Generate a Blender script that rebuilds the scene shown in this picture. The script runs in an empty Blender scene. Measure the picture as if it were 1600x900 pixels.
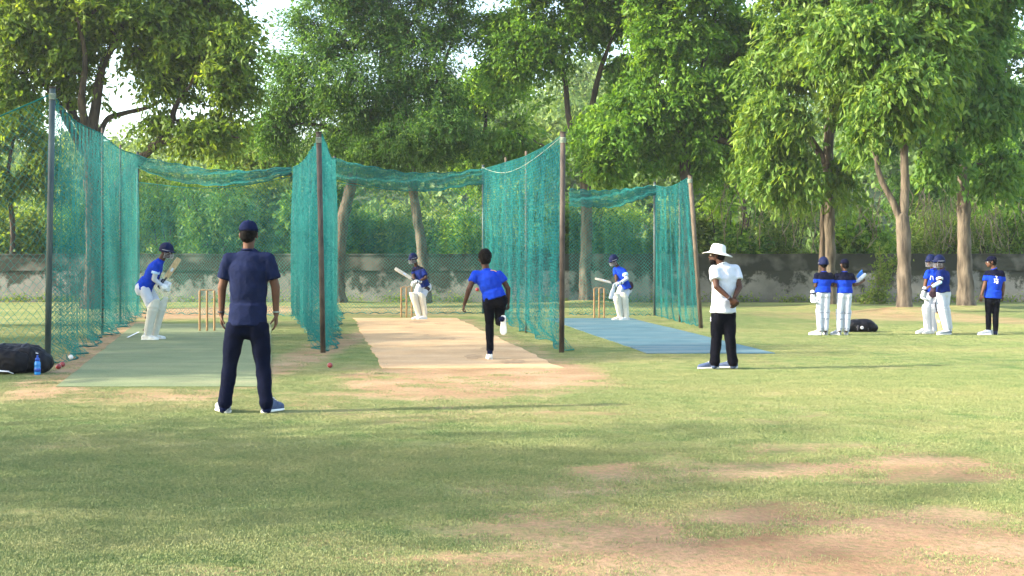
import bpy, math, random
import numpy as np
from mathutils import Vector, Matrix, noise
R = math.radians
sc = bpy.context.scene
col = sc.collection
random.seed(7); rng = np.random.default_rng(7)

# ------------------------------------------------------------------ camera, world, sun, exposure
F, HZ, EYE = 1900.0, 425.0, 1.3            # focal length and horizon of the 1600 px wide photograph, eye height
cd = bpy.data.cameras.new("camera"); cam = bpy.data.objects.new("camera", cd); col.objects.link(cam)
cam.location = (0, 0, EYE); cam.rotation_euler = (R(90), 0, 0)
cd.sensor_width = 36; cd.lens = 36 * F / 1600; cd.shift_y = -(450 - HZ) / 1600
cd.clip_start = 0.1; cd.clip_end = 3000
sc.camera = cam
SUN_EL, SUN_AZ = 26.0, -102.0               # azimuth measured from +Y towards +X
w = bpy.data.worlds.new("World"); sc.world = w; w.use_nodes = True
nt = w.node_tree; bgn = nt.nodes['Background']
sky = nt.nodes.new('ShaderNodeTexSky'); sky.sky_type = 'NISHITA'; sky.sun_disc = False
sky.sun_elevation = R(SUN_EL); sky.sun_rotation = R(SUN_AZ)
sky.air_density = 1.2; sky.dust_density = 2.2; sky.ozone_density = 1.0
nt.links.new(sky.outputs[0], bgn.inputs[0]); bgn.inputs[1].default_value = 0.15
ld = bpy.data.lights.new("sun", 'SUN'); sun = bpy.data.objects.new("sun", ld); col.objects.link(sun)
ld.energy = 3.0; ld.angle = R(0.8); ld.color = (1.0, 0.90, 0.74)
sd = Vector((math.sin(R(SUN_AZ)) * math.cos(R(SUN_EL)), math.cos(R(SUN_AZ)) * math.cos(R(SUN_EL)), math.sin(R(SUN_EL))))
sun.rotation_euler = sd.to_track_quat('Z', 'Y').to_euler()
sun.location = (-40, 10, 40)
sc.view_settings.view_transform = 'Standard'; sc.view_settings.look = 'None'
sc.view_settings.exposure = 2.27; sc.view_settings.gamma = 1.0
HAZE = .0003
sc.cycles.transparent_max_bounces = 16; sc.cycles.volume_bounces = 1
sc.cycles.max_bounces = 8
sc.cycles.use_denoising = True

def dep(py): return F * EYE / (py - HZ)                      # distance of a ground point seen at row py
def P(px, py): d = dep(py); return Vector(((px - 800) / F * d, d, 0))
def W(px, py, d): return Vector(((px - 800) / F * d, d, EYE - (py - HZ) / F * d))

# ------------------------------------------------------------------ materials
MATS = {}
def newmat(name):
    m = bpy.data.materials.new(name); m.use_nodes = True
    MATS[name] = m
    return m, m.node_tree.nodes, m.node_tree.links, m.node_tree.nodes['Principled BSDF']
def rgb(c): return (c[0], c[1], c[2], 1)
def noise_mat(name, c1, c2, scale=8, rough=.7, bump=.2, detail=6, stretch=(1, 1, 1), bscale=None, bdist=.01, spec=.3, lo=.35, hi=.65, sheen=0):
    m, n, l, b = newmat(name)
    tc = n.new('ShaderNodeTexCoord'); mp = n.new('ShaderNodeMapping'); mp.inputs['Scale'].default_value = stretch
    l.new(tc.outputs['Object'], mp.inputs[0])
    t = n.new('ShaderNodeTexNoise'); t.inputs['Scale'].default_value = scale; t.inputs['Detail'].default_value = detail
    l.new(mp.outputs[0], t.inputs[0])
    r = n.new('ShaderNodeValToRGB'); r.color_ramp.elements[0].position = lo; r.color_ramp.elements[1].position = hi
    r.color_ramp.elements[0].color = rgb(c1); r.color_ramp.elements[1].color = rgb(c2)
    l.new(t.outputs[0], r.inputs[0]); l.new(r.outputs[0], b.inputs['Base Color'])
    b.inputs['Roughness'].default_value = rough; b.inputs['Specular IOR Level'].default_value = spec
    if sheen: b.inputs['Sheen Weight'].default_value = sheen
    t2 = n.new('ShaderNodeTexNoise'); t2.inputs['Scale'].default_value = bscale or scale * 3; t2.inputs['Detail'].default_value = 4
    l.new(mp.outputs[0], t2.inputs[0])
    bp = n.new('ShaderNodeBump'); bp.inputs['Strength'].default_value = bump; bp.inputs['Distance'].default_value = bdist
    l.new(t2.outputs[0], bp.inputs['Height']); l.new(bp.outputs[0], b.inputs['Normal'])
    return m
def cloth(name, c, k=.75): return noise_mat(name, [x * k for x in c], c, 14, .85, .5, bscale=38, bdist=.012, spec=.05)
M = MATS
cloth('navy_jersey', (.0085, .0135, .043)); cloth('royal_jersey', (.008, .042, .40)); cloth('deep_blue_jersey', (.007, .018, .12))
cloth('dark_yoke', (.004, .005, .018)); cloth('navy_trousers', (.0025, .0045, .017)); cloth('black_trousers', (.0022, .0026, .006))
cloth('white_cotton', (.50, .525, .58), .93); cloth('hat_cotton', (.60, .60, .55), .9); cloth('cap_navy', (.005, .009, .036)); cloth('pale_blue_sleeve', (.45, .62, .85), .9)
cloth('cream_pad', (.60, .575, .49), .92); cloth('strap_dark', (.05, .03, .04)); cloth('strap_grey', (.30, .32, .38)); noise_mat('bag_fabric', (.003, .0035, .006), (.007, .008, .012), 9, .55, .6, bscale=16, bdist=.015, spec=.12); cloth('glove_white', (.70, .72, .72), .85)
noise_mat('helmet_shell', (.004, .008, .040), (.005, .009, .042), 6, .65, .05, spec=.10)
noise_mat('grille_steel', (.25, .26, .29), (.36, .36, .40), 20, .35, .05, spec=.6)
noise_mat('skin_dark', (.040, .018, .011), (.066, .030, .018), 9, .6, .15, spec=.2, bdist=.002)
noise_mat('skin_brown', (.075, .034, .020), (.11, .052, .031), 9, .6, .15, spec=.22, bdist=.002)
noise_mat('hair_black', (.002, .002, .002), (.006, .005, .005), 60, .85, .6, bdist=.006, spec=.08)
noise_mat('eye_white', (.6, .6, .58), (.7, .7, .68), 5, .3, 0); noise_mat('lip', (.10, .035, .03), (.13, .05, .04), 9, .5, .1)
noise_mat('rubber_white', (.6, .6, .57), (.74, .74, .70), 20, .6, .2); noise_mat('shoe_mesh_grey', (.18, .21, .27), (.34, .37, .42), 25, .75, .3)
noise_mat('shoe_navy', (.03, .05, .11), (.06, .09, .17), 25, .7, .3); noise_mat('shoe_white', (.55, .55, .52), (.75, .75, .72), 18, .7, .3)
noise_mat('willow', (.42, .27, .13), (.68, .50, .29), 5, .5, .15, stretch=(12, 12, 1)); noise_mat('willow_pale', (.55, .42, .28), (.75, .62, .45), 5, .5, .15, stretch=(12, 12, 1))
noise_mat('grip_rubber', (.02, .02, .03), (.05, .05, .06), 30, .6, .3)
noise_mat('stump_wood', (.20, .115, .045), (.36, .22, .10), 7, .55, .2, stretch=(9, 9, 1)); noise_mat('ball_red', (.17, .012, .015), (.27, .03, .028), 20, .35, .1, spec=.5)
noise_mat('ball_white', (.6, .58, .52), (.75, .73, .68), 20, .4, .1); noise_mat('bottle_blue', (.01, .16, .46), (.02, .24, .60), 8, .22, .05, spec=.6)
noise_mat('bottle_cap_blue', (.015, .06, .30), (.02, .08, .38), 8, .35, .05); noise_mat('print_white', (.6, .62, .66), (.75, .76, .8), 9, .6, 0)
noise_mat('print_orange', (.45, .2, .12), (.6, .3, .18), 9, .6, 0); noise_mat('blue_cover', (.01, .09, .32), (.02, .14, .45), 9, .5, .2)
noise_mat('post_paint', (.022, .04, .045), (.06, .085, .08), 7, .5, .3, stretch=(1, 1, .4)); noise_mat('post_rust', (.03, .024, .02), (.085, .065, .05), 9, .7, .4, stretch=(1, 1, .4))
noise_mat('wood_pole', (.06, .045, .03), (.14, .11, .075), 9, .8, .5, stretch=(6, 6, .5)); noise_mat('rope', (.16, .22, .17), (.30, .33, .26), 30, .8, .3)
noise_mat('bark_pale', (.036, .029, .022), (.135, .110, .080), 3.2, .9, 1.0, stretch=(1.6, 1.6, .45), bscale=7, bdist=.05)
noise_mat('bark_dark', (.025, .019, .014), (.085, .064, .045), 3.5, .9, 1.0, stretch=(1.6, 1.6, .4), bscale=8, bdist=.05)
noise_mat('dry_vine', (.12, .10, .055), (.30, .25, .14), 3, .9, .5)

def net_mat(name, c1, c2):
    m = noise_mat(name, c1, c2, .8, .75, .0, detail=3, spec=.25)
    n, l = m.node_tree.nodes, m.node_tree.links; b = n['Principled BSDF']; out = n['Material Output']
    tr = n.new('ShaderNodeBsdfTranslucent'); mx = n.new('ShaderNodeMixShader'); mx.inputs[0].default_value = .5
    l.new(b.inputs['Base Color'].links[0].from_socket, tr.inputs[0]); l.new(b.outputs[0], mx.inputs[1]); l.new(tr.outputs[0], mx.inputs[2]); l.new(mx.outputs[0], out.inputs[0])
    return m
net_mat('net_teal', (.008, .125, .125), (.016, .205, .185))
net_mat('net_green', (.012, .16, .15), (.025, .255, .22))

def leaf_mat(name, dark, mid, light, trans=.42, rough=.5):
    m, n, l, b = newmat(name); out = n['Material Output']
    a = n.new('ShaderNodeAttribute'); a.attribute_name = 'tint'
    r = n.new('ShaderNodeValToRGB'); e = r.color_ramp.elements
    e[0].color = rgb(dark); e[1].color = rgb(light); k = e.new(.5); k.color = rgb(mid)
    l.new(a.outputs['Fac'], r.inputs[0]); l.new(r.outputs[0], b.inputs['Base Color'])
    b.inputs['Roughness'].default_value = rough; b.inputs['Specular IOR Level'].default_value = .22
    tr = n.new('ShaderNodeBsdfTranslucent'); g = n.new('ShaderNodeMixRGB'); g.blend_type = 'MULTIPLY'; g.inputs[0].default_value = 1
    g.inputs[2].default_value = (1.5, 1.35, .55, 1); l.new(r.outputs[0], g.inputs[1]); l.new(g.outputs[0], tr.inputs[0])
    mx = n.new('ShaderNodeMixShader'); mx.inputs[0].default_value = trans
    l.new(b.outputs[0], mx.inputs[1]); l.new(tr.outputs[0], mx.inputs[2]); l.new(mx.outputs[0], out.inputs[0])
    return m
leaf_mat('leaf_olive', (.042, .088, .012), (.110, .190, .026), (.25, .33, .05), .5)
leaf_mat('leaf_dark', (.028, .085, .018), (.070, .168, .034), (.16, .28, .06), .5)
leaf_mat('leaf_bright', (.038, .11, .012), (.105, .225, .026), (.24, .38, .055), .5)
leaf_mat('leaf_mango', (.034, .092, .014), (.088, .180, .026), (.21, .30, .055), .45, .45)
leaf_mat('leaf_scrub', (.045, .10, .016), (.125, .205, .038), (.28, .36, .08), .5)
leaf_mat('leaf_far', (.05, .105, .03), (.115, .19, .055), (.21, .30, .09), .4)

# ------------------------------------------------------------------ mesh helpers
def unit(v): v = np.asarray(v, float); return v / (np.linalg.norm(v) + 1e-12)
class MB:
    def __init__(s): s.v = []; s.f = []; s.n = 0
    def add(s, v, f):
        v = np.asarray(v, float).reshape(-1, 3); s.v.append(v); o = s.n
        s.f += [tuple(i + o for i in q) for q in f]; s.n += len(v); return s
    def tube(s, pts, rad, seg=10, ref=None, cap='round', ncap=3):
        pts = np.asarray([tuple(p) for p in pts], float); n = len(pts)
        rad = [(r, r) if np.isscalar(r) else tuple(r) for r in (rad if hasattr(rad, '__len__') else [rad] * n)]
        T = [unit(pts[min(i + 1, n - 1)] - pts[max(i - 1, 0)]) for i in range(n)]
        if ref is None: ref = np.array([1., 0, 0]) if abs(T[0][0]) < .8 else np.array([0, 1., 0]); fixed = False
        else: ref = np.asarray(ref, float); fixed = True
        P_, R_, T_, X_ = [], [], [], []
        x = ref
        for i in range(n):
            x0 = ref if fixed else x
            x = unit(x0 - T[i] * np.dot(x0, T[i]))
            P_.append(pts[i]); R_.append(rad[i]); T_.append(T[i]); X_.append(x)
        if cap == 'round':
            def capr(i, sgn):
                o = []
                rc = min(R_[i]) * .95
                for k in range(1, ncap + 1):
                    a = math.pi / 2 * k / (ncap + .35)
                    o.append((P_[i] + sgn * T_[i] * rc * math.sin(a), (R_[i][0] * math.cos(a), R_[i][1] * math.cos(a)), T_[i], X_[i]))
                return o
            st = capr(0, -1)[::-1]; en = capr(n - 1, 1)
            allr = st + list(zip(P_, R_, T_, X_)) + en
        else: allr = list(zip(P_, R_, T_, X_))
        V = []
        th = np.arange(seg) * 2 * math.pi / seg
        for p, r, t, xx in allr:
            y = np.cross(t, xx)
            V.append(p + np.outer(np.cos(th) * r[0], xx) + np.outer(np.sin(th) * r[1], y))
        m = len(allr); Fc = []
        for i in range(m - 1):
            for j in range(seg):
                k = (j + 1) % seg
                Fc.append((i * seg + j, i * seg + k, (i + 1) * seg + k, (i + 1) * seg + j))
        Fc.append(tuple(range(seg))[::-1]); Fc.append(tuple((m - 1) * seg + j for j in range(seg)))
        return s.add(np.concatenate(V), Fc)
    def ell(s, c, r, rot=None, seg=16, rings=10):
        th = np.arange(seg) * 2 * math.pi / seg; V = [[0, 0, -1.]]
        for i in range(1, rings):
            ph = -math.pi / 2 + math.pi * i / rings
            for t in th: V.append([math.cos(ph) * math.cos(t), math.cos(ph) * math.sin(t), math.sin(ph)])
        V.append([0, 0, 1.]); V = np.array(V) * np.asarray(r)
        if rot is not None: V = V @ np.array(rot).T
        Fc = [(0, 1 + (j + 1) % seg, 1 + j) for j in range(seg)]
        for i in range(rings - 2):
            a = 1 + i * seg; b = a + seg
            Fc += [(a + j, a + (j + 1) % seg, b + (j + 1) % seg, b + j) for j in range(seg)]
        a = 1 + (rings - 2) * seg; top = len(V) - 1
        Fc += [(a + j, a + (j + 1) % seg, top) for j in range(seg)]
        return s.add(V + np.asarray(c, float), Fc)
    def box(s, c, h, rot=None):
        V = np.array([[x, y, z] for x in (-1, 1) for y in (-1, 1) for z in (-1, 1)], float) * np.asarray(h)
        if rot is not None: V = V @ np.array(rot).T
        return s.add(V + np.asarray(c, float), [(0, 1, 3, 2), (4, 6, 7, 5), (0, 4, 5, 1), (2, 3, 7, 6), (0, 2, 6, 4), (1, 5, 7, 3)])
    def mesh(s, name):
        me = bpy.data.meshes.new(name); me.from_pydata(np.concatenate(s.v).tolist(), [], s.f); me.update(); return me
def link(name, me, mats, parent=None, smooth=True):
    o = bpy.data.objects.new(name, me); col.objects.link(o)
    for m in (mats if isinstance(mats, (list, tuple)) else [mats]):
        me.materials.append(MATS[m] if isinstance(m, str) else m)
    if smooth: me.polygons.foreach_set('use_smooth', [True] * len(me.polygons))
    if parent is not None: o.parent = parent
    return o
def obj(name, mb, mats, parent=None, smooth=True): return link(name, mb.mesh(name), mats, parent, smooth)
def raw(name, V, loops, counts, mats, parent=None, tint=None, smooth=False):
    me = bpy.data.meshes.new(name)
    V = np.ascontiguousarray(V, np.float32); loops = np.ascontiguousarray(loops, np.int32)
    nf = len(loops) // counts
    me.vertices.add(len(V)); me.vertices.foreach_set('co', V.ravel())
    me.loops.add(len(loops)); me.loops.foreach_set('vertex_index', loops)
    me.polygons.add(nf); me.polygons.foreach_set('loop_start', np.arange(nf, dtype=np.int32) * counts)
    try: me.polygons.foreach_set('loop_total', np.full(nf, counts, np.int32))
    except Exception: pass
    if tint is not None:
        a = me.attributes.new('tint', 'FLOAT', 'FACE'); a.data.foreach_set('value', np.ascontiguousarray(tint, np.float32))
    me.update(calc_edges=True)
    return link(name, me, mats, parent, smooth)
def tag(o, label=None, cat=None, group=None, kind=None):
    if label: o['label'] = label
    if cat: o['category'] = cat
    if group: o['group'] = group
    if kind: o['kind'] = kind
    return o
def thing(name, loc, label, cat, group=None):
    o = bpy.data.objects.new(name, None); col.objects.link(o); o.location = loc; o.empty_display_size = .2
    return tag(o, label, cat, group)
def fuse(name, mb, voxel, mats, parent, smooth=3, wrinkle=None, matfn=None, keep=None):
    """one continuous surface out of overlapping closed volumes"""
    me = mb.mesh(name + '_raw'); t = bpy.data.objects.new('tmp', me); col.objects.link(t)
    r = t.modifiers.new('r', 'REMESH'); r.mode = 'VOXEL'; r.voxel_size = voxel; r.adaptivity = 0
    s = t.modifiers.new('s', 'SMOOTH'); s.iterations = smooth; s.factor = .5
    dg = bpy.context.evaluated_depsgraph_get(); out = bpy.data.meshes.new_from_object(t.evaluated_get(dg)); out.name = name
    bpy.data.objects.remove(t); bpy.data.meshes.remove(me)
    n = len(out.vertices); co = np.empty(n * 3, np.float32); out.vertices.foreach_get('co', co); co = co.reshape(-1, 3)
    if wrinkle:
        nor = np.empty(n * 3, np.float32); out.vertices.foreach_get('normal', nor); nor = nor.reshape(-1, 3)
        amp, fr, st = wrinkle; sx = random.uniform(0, 50)
        d = np.array([noise.noise(Vector((p[0] * fr + sx, p[1] * fr, p[2] * fr * st))) * .65 + (.5 - abs(noise.noise(Vector((p[0] * fr * 1.6 + sx + 9 + p[2] * 3, p[1] * fr * 1.6, p[2] * fr * st * 1.7))))) for p in co.tolist()])
        co = co + nor * (d * amp)[:, None]
        out.vertices.foreach_set('co', np.ascontiguousarray(co, np.float32).ravel())
    out.update()
    if keep is not None: pass
    out.materials.clear()
    o = link(name, out, mats, parent)
    if matfn:
        for p in out.polygons: p.material_index = matfn(p.center)
    return o

# ------------------------------------------------------------------ lawn
DIRT = []   # soft patches of bare soil: centre and half sizes on the ground, strength
def dpatch(px, py, hx, y0, y1, s=1.0):
    c = P(px, py); DIRT.append((c.x, (dep(y0) + dep(y1)) / 2, hx * c.y / F, abs(dep(y0) - dep(y1)) / 2, s))
dpatch(1330, 860, 560, 785, 990, .95); dpatch(950, 830, 300, 790, 880, .7); dpatch(720, 885, 260, 850, 940, .6); dpatch(250, 890, 200, 870, 930, .35)
dpatch(1060, 737, 190, 718, 758, .75); dpatch(1420, 735, 230, 708, 758, .85); dpatch(1280, 712, 300, 690, 735, .55); dpatch(920, 765, 260, 735, 790, .5); dpatch(1350, 650, 300, 630, 665, .25); dpatch(900, 650, 300, 630, 670, .35); dpatch(150, 700, 120, 690, 712, .2)
dpatch(240, 615, 200, 606, 632, .65); dpatch(1100, 800, 500, 780, 830, .55); dpatch(600, 845, 220, 825, 870, .4); dpatch(470, 560, 50, 505, 640, .75); dpatch(520, 625, 110, 600, 650, .45)
dpatch(715, 588, 195, 566, 632, .9); dpatch(760, 640, 260, 620, 670, .4); dpatch(860, 588, 100, 566, 608, 1.0)
dpatch(335, 487, 130, 478, 500, .95); dpatch(640, 485, 120, 478, 496, .5)
dpatch(1400, 494, 110, 486, 502, .6); dpatch(1530, 499, 90, 490, 508, .6); dpatch(1250, 492, 90, 486, 500, .4); dpatch(1180, 562, 60, 555, 572, .3)
for t in np.linspace(0, 1, 14):   # worn strip down the left side of the green mat
    DIRT.append((P(75, 612).x * (1 - t) + P(205, 505).x * t, P(75, 612).y * (1 - t) + P(205, 505).y * t, .45, 1.1, .8))
for t in np.linspace(0, 1, 12):
    DIRT.append((P(945, 600).x * (1 - t) + P(725, 500).x * t, P(945, 600).y * (1 - t) + P(725, 500).y * t, .35, 1.0, .6))
def dirt_at(X, Y):
    o = np.zeros_like(X)
    for cx, cy, rx, ry, s in DIRT:
        q = ((X - cx) / rx) ** 2 + ((Y - cy) / ry) ** 2
        o = np.maximum(o, s * np.clip(1.35 - q * .85, 0, 1))
    return o
ys = np.concatenate([np.linspace(-60, 2, 8), 3 + np.cumsum(np.linspace(.08, .5, 190)), np.linspace(62, 300, 14)])
xs = np.concatenate([np.linspace(-250, -27, 8), np.linspace(-26, 26, 170), np.linspace(27, 250, 8)])
XX, YY = np.meshgrid(xs, ys); ZZ = np.zeros_like(XX)
MOUNDS = [(P(1415, 490), 1.5, .22), (P(1510, 486), 1.5, .2), (P(1298, 481), 1.2, .15), (P(915, 474), 1.3, .15), (P(535, 473), 1.2, .12)]
for c, r_, h_ in MOUNDS: ZZ += h_ * np.exp(-((XX - c.x) ** 2 + (YY - c.y) ** 2) / r_ ** 2)
V = np.stack([XX, YY, ZZ], -1).reshape(-1, 3); ny, nx = XX.shape
ii = (np.arange(ny - 1)[:, None] * nx + np.arange(nx - 1)[None, :]).ravel()
ground = raw('ground', V, np.stack([ii, ii + 1, ii + nx + 1, ii + nx], 1).ravel(), 4, [], smooth=True)
da = ground.data.attributes.new('dirt', 'FLOAT', 'POINT'); da.data.foreach_set('value', dirt_at(XX, YY).ravel().astype(np.float32))
tag(ground, kind='structure')

def lawn_nodes(m, blades=False):
    n, l = m.node_tree.nodes, m.node_tree.links; b = n['Principled BSDF']
    g = n.new('ShaderNodeNewGeometry')
    def nz(scale, detail=5, st=(1, 1, 1), rough=.55):
        mp = n.new('ShaderNodeMapping'); mp.inputs['Scale'].default_value = st; l.new(g.outputs['Position'], mp.inputs[0])
        t = n.new('ShaderNodeTexNoise'); t.inputs['Scale'].default_value = scale; t.inputs['Detail'].default_value = detail; t.inputs['Roughness'].default_value = rough
        l.new(mp.outputs[0], t.inputs[0]); return t.outputs[0]
    def ramp(src, cs):
        r = n.new('ShaderNodeValToRGB'); e = r.color_ramp.elements
        e[0].position, e[0].color = cs[0][0], rgb(cs[0][1]); e[1].position, e[1].color = cs[-1][0], rgb(cs[-1][1])
        for p, c in cs[1:-1]: k = e.new(p); k.color = rgb(c)
        l.new(src, r.inputs[0]); return r.outputs[0]
    def mix(fac, a, b_, mode='MIX'):
        x = n.new('ShaderNodeMixRGB'); x.blend_type = mode
        for i, s_ in ((0, fac), (1, a), (2, b_)):
            if hasattr(s_, 'links'): l.new(s_, x.inputs[i])
            elif isinstance(s_, float): x.inputs[i].default_value = s_
            else: x.inputs[i].default_value = rgb(s_)
        return x.outputs[0]
    def mth(op, a, b_=None, clamp=False):
        x = n.new('ShaderNodeMath'); x.operation = op; x.use_clamp = clamp
        for i, s_ in enumerate([a, b_]):
            if s_ is None: continue
            if hasattr(s_, 'links'): l.new(s_, x.inputs[i])
            else: x.inputs[i].default_value = s_
        return x.outputs[0]
    grass = ramp(nz(.33, 6, (.7, 1.3, 1)), [(.30, (.058, .130, .030)), (.47, (.122, .182, .050)), (.63, (.265, .24, .10))])
    grass = mix(.8, grass, ramp(nz(2.2, 6, (.35, 1.5, 1), .7), [(.3, (.62, .72, .62)), (.5, (1.0, 1.0, 1.0)), (.7, (1.35, 1.22, 1.25))]), 'MULTIPLY')
    grass = mix(.55, grass, ramp(nz(3.0, 5), [(.3, (.058, .112, .030)), (.7, (.275, .245, .115))]), 'MIX')
    if blades:
        l.new(mix(.5, grass, ramp(nz(40, 2), [(.3, (.06, .13, .025)), (.7, (.33, .33, .13))])), b.inputs['Base Color'])
        b.inputs['Roughness'].default_value = .7; return
    fine = nz(45, 4, (1, .6, 1), .7)
    grass = mix(.55, grass, mix(1.0, grass, ramp(fine, [(.25, (.35, .4, .3)), (.75, (1.75, 1.65, 1.6))]), 'MULTIPLY'))
    at = n.new('ShaderNodeAttribute'); at.attribute_name = 'dirt'
    soil = ramp(nz(1.1, 6), [(.3, (.24, .138, .078)), (.5, (.33, .205, .122)), (.7, (.40, .27, .165))])
    soil = mix(.5, soil, mix(1.0, soil, ramp(nz(30, 5, (1, .6, 1), .75), [(.3, (.55, .55, .55)), (.7, (1.4, 1.4, 1.4))]), 'MULTIPLY'))
    k = mth('ADD', at.outputs['Fac'], mth('MULTIPLY', mth('SUBTRACT', nz(1.6, 7, (.8, 1.2, 1), .68), .5), 2.1))
    k = mth('MULTIPLY', mth('SUBTRACT', k, .12), 1.6, True)
    k = mth('MULTIPLY', k, mth('MULTIPLY', mth('SUBTRACT', mth('ADD', nz(22, 4), mth('MULTIPLY', at.outputs['Fac'], .22)), .36), 2.6, True), True)
    l.new(mix(k, grass, soil), b.inputs['Base Color'])
    b.inputs['Roughness'].default_value = .95; b.inputs['Specular IOR Level'].default_value = .1
    bp = n.new('ShaderNodeBump'); bp.inputs['Strength'].default_value = .9; bp.inputs['Distance'].default_value = .03
    hh = mth('ADD', nz(28, 6, (1, 1, 1), .75), mth('MULTIPLY', nz(4, 4), 1.2)); l.new(hh, bp.inputs['Height']); l.new(bp.outputs[0], b.inputs['Normal'])
m, *_ = newmat('lawn'); lawn_nodes(m); ground.data.materials.append(m)
m, *_ = newmat('grass_blade'); lawn_nodes(m, True)

# grass: one tuft geometry scattered over the lawn with geometry nodes
def tuft_mesh(nb, rad, hmin, hmax):
    V, L = [], []
    for i in range(nb):
        a = random.uniform(0, 6.28); r = rad * math.sqrt(random.random()); x, y = r * math.cos(a), r * math.sin(a)
        h = random.uniform(hmin, hmax); b = random.uniform(0, 6.28); wd = random.uniform(.0016, .003); ln = random.uniform(.3, 1.1) * h
        c = random.uniform(0, 6.28); o = len(V)
        V += [(x - wd * math.cos(b), y - wd * math.sin(b), -.003), (x + wd * math.cos(b), y + wd * math.sin(b), -.003), (x + ln * math.cos(c), y + ln * math.sin(c), h)]
        L += [o, o + 1, o + 2]
    return np.array(V), L
tv, tl = tuft_mesh(120, .10, .004, .011)
tuft = raw('grass_tuft', tv, tl, 3, 'grass_blade'); tag(tuft, 'small tuft of short lawn grass in the foreground', 'grass', kind='stuff')
tuft.location = (.3, 6.0, 0)
MATS_POLY = []   # areas without grass: filled below with the mats and the pitch
GM = [(88, 605), (423, 605), (424, 506), (212, 506)]; CP = [(597, 576), (880, 576), (712, 497), (553, 497)]; BM = [(1012, 553), (1211, 553), (985, 498), (852, 498)]
def inpoly(X, Y, poly):
    c = np.zeros(X.shape, bool); pts = [P(*q) for q in poly]
    for i in range(len(pts)):
        a, b = pts[i], pts[i - 1]
        cond = ((a.y > Y) != (b.y > Y)) & (X < (b.x - a.x) * (Y - a.y) / (b.y - a.y + 1e-9) + a.x)
        c ^= cond
    return c
def scatter(n, y0, y1):
    Y = np.sqrt(rng.uniform(y0 ** 2, y1 ** 2, n)); X = rng.uniform(-.46, .46, n) * Y
    k = np.array([noise.noise(Vector((x * 1.6, y * 2.2, 3.1))) + .5 * noise.noise(Vector((x * 5, y * 5, 7))) for x, y in zip(X, Y)])
    keep = rng.random(n) > np.clip(dirt_at(X, Y) * 1.25 - k * .9 - .02, 0, .985)
    keep &= ~(inpoly(X, Y, GM) | inpoly(X, Y, CP) | inpoly(X, Y, BM))
    return X[keep], Y[keep]
Xs, Ys = zip(scatter(17000, 4.2, 9), scatter(15000, 9, 16), scatter(9000, 16, 30)); Xs = np.concatenate(Xs); Ys = np.concatenate(Ys)
pm = bpy.data.meshes.new('grass'); pm.from_pydata(np.stack([Xs, Ys, np.zeros_like(Xs)], 1).tolist(), [], [])
a = pm.attributes.new('scl', 'FLOAT', 'POINT'); a.data.foreach_set('value', (rng.uniform(.6, 1.35, len(Xs)) * (1 + np.clip(Ys - 9, 0, 20) * .035)).astype(np.float32))
a = pm.attributes.new('yaw', 'FLOAT', 'POINT'); a.data.foreach_set('value', rng.uniform(0, 6.28, len(Xs)).astype(np.float32))
grass = bpy.data.objects.new('grass', pm); col.objects.link(grass); tag(grass, 'short patchy green and yellow lawn grass over the practice ground', 'grass', kind='stuff')
ng = bpy.data.node_groups.new('grass_scatter', 'GeometryNodeTree')
ng.interface.new_socket('Geometry', in_out='INPUT', socket_type='NodeSocketGeometry'); ng.interface.new_socket('Geometry', in_out='OUTPUT', socket_type='NodeSocketGeometry')
gi = ng.nodes.new('NodeGroupInput'); go = ng.nodes.new('NodeGroupOutput'); ip = ng.nodes.new('GeometryNodeInstanceOnPoints'); oi = ng.nodes.new('GeometryNodeObjectInfo')
oi.inputs['Object'].default_value = tuft; oi.inputs['As Instance'].default_value = True; oi.transform_space = 'ORIGINAL'
s1 = ng.nodes.new('GeometryNodeInputNamedAttribute'); s1.data_type = 'FLOAT'; s1.inputs['Name'].default_value = 'scl'
s2 = ng.nodes.new('GeometryNodeInputNamedAttribute'); s2.data_type = 'FLOAT'; s2.inputs['Name'].default_value = 'yaw'
cx = ng.nodes.new('ShaderNodeCombineXYZ')
ng.links.new(gi.outputs[0], ip.inputs['Points']); ng.links.new(oi.outputs['Geometry'], ip.inputs['Instance'])
ng.links.new(s1.outputs[0], ip.inputs['Scale']); ng.links.new(s2.outputs[0], cx.inputs[2]); ng.links.new(cx.outputs[0], ip.inputs['Rotation'])
ng.links.new(ip.outputs[0], go.inputs[0])
gm = grass.modifiers.new('scatter', 'NODES'); gm.node_group = ng

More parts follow.
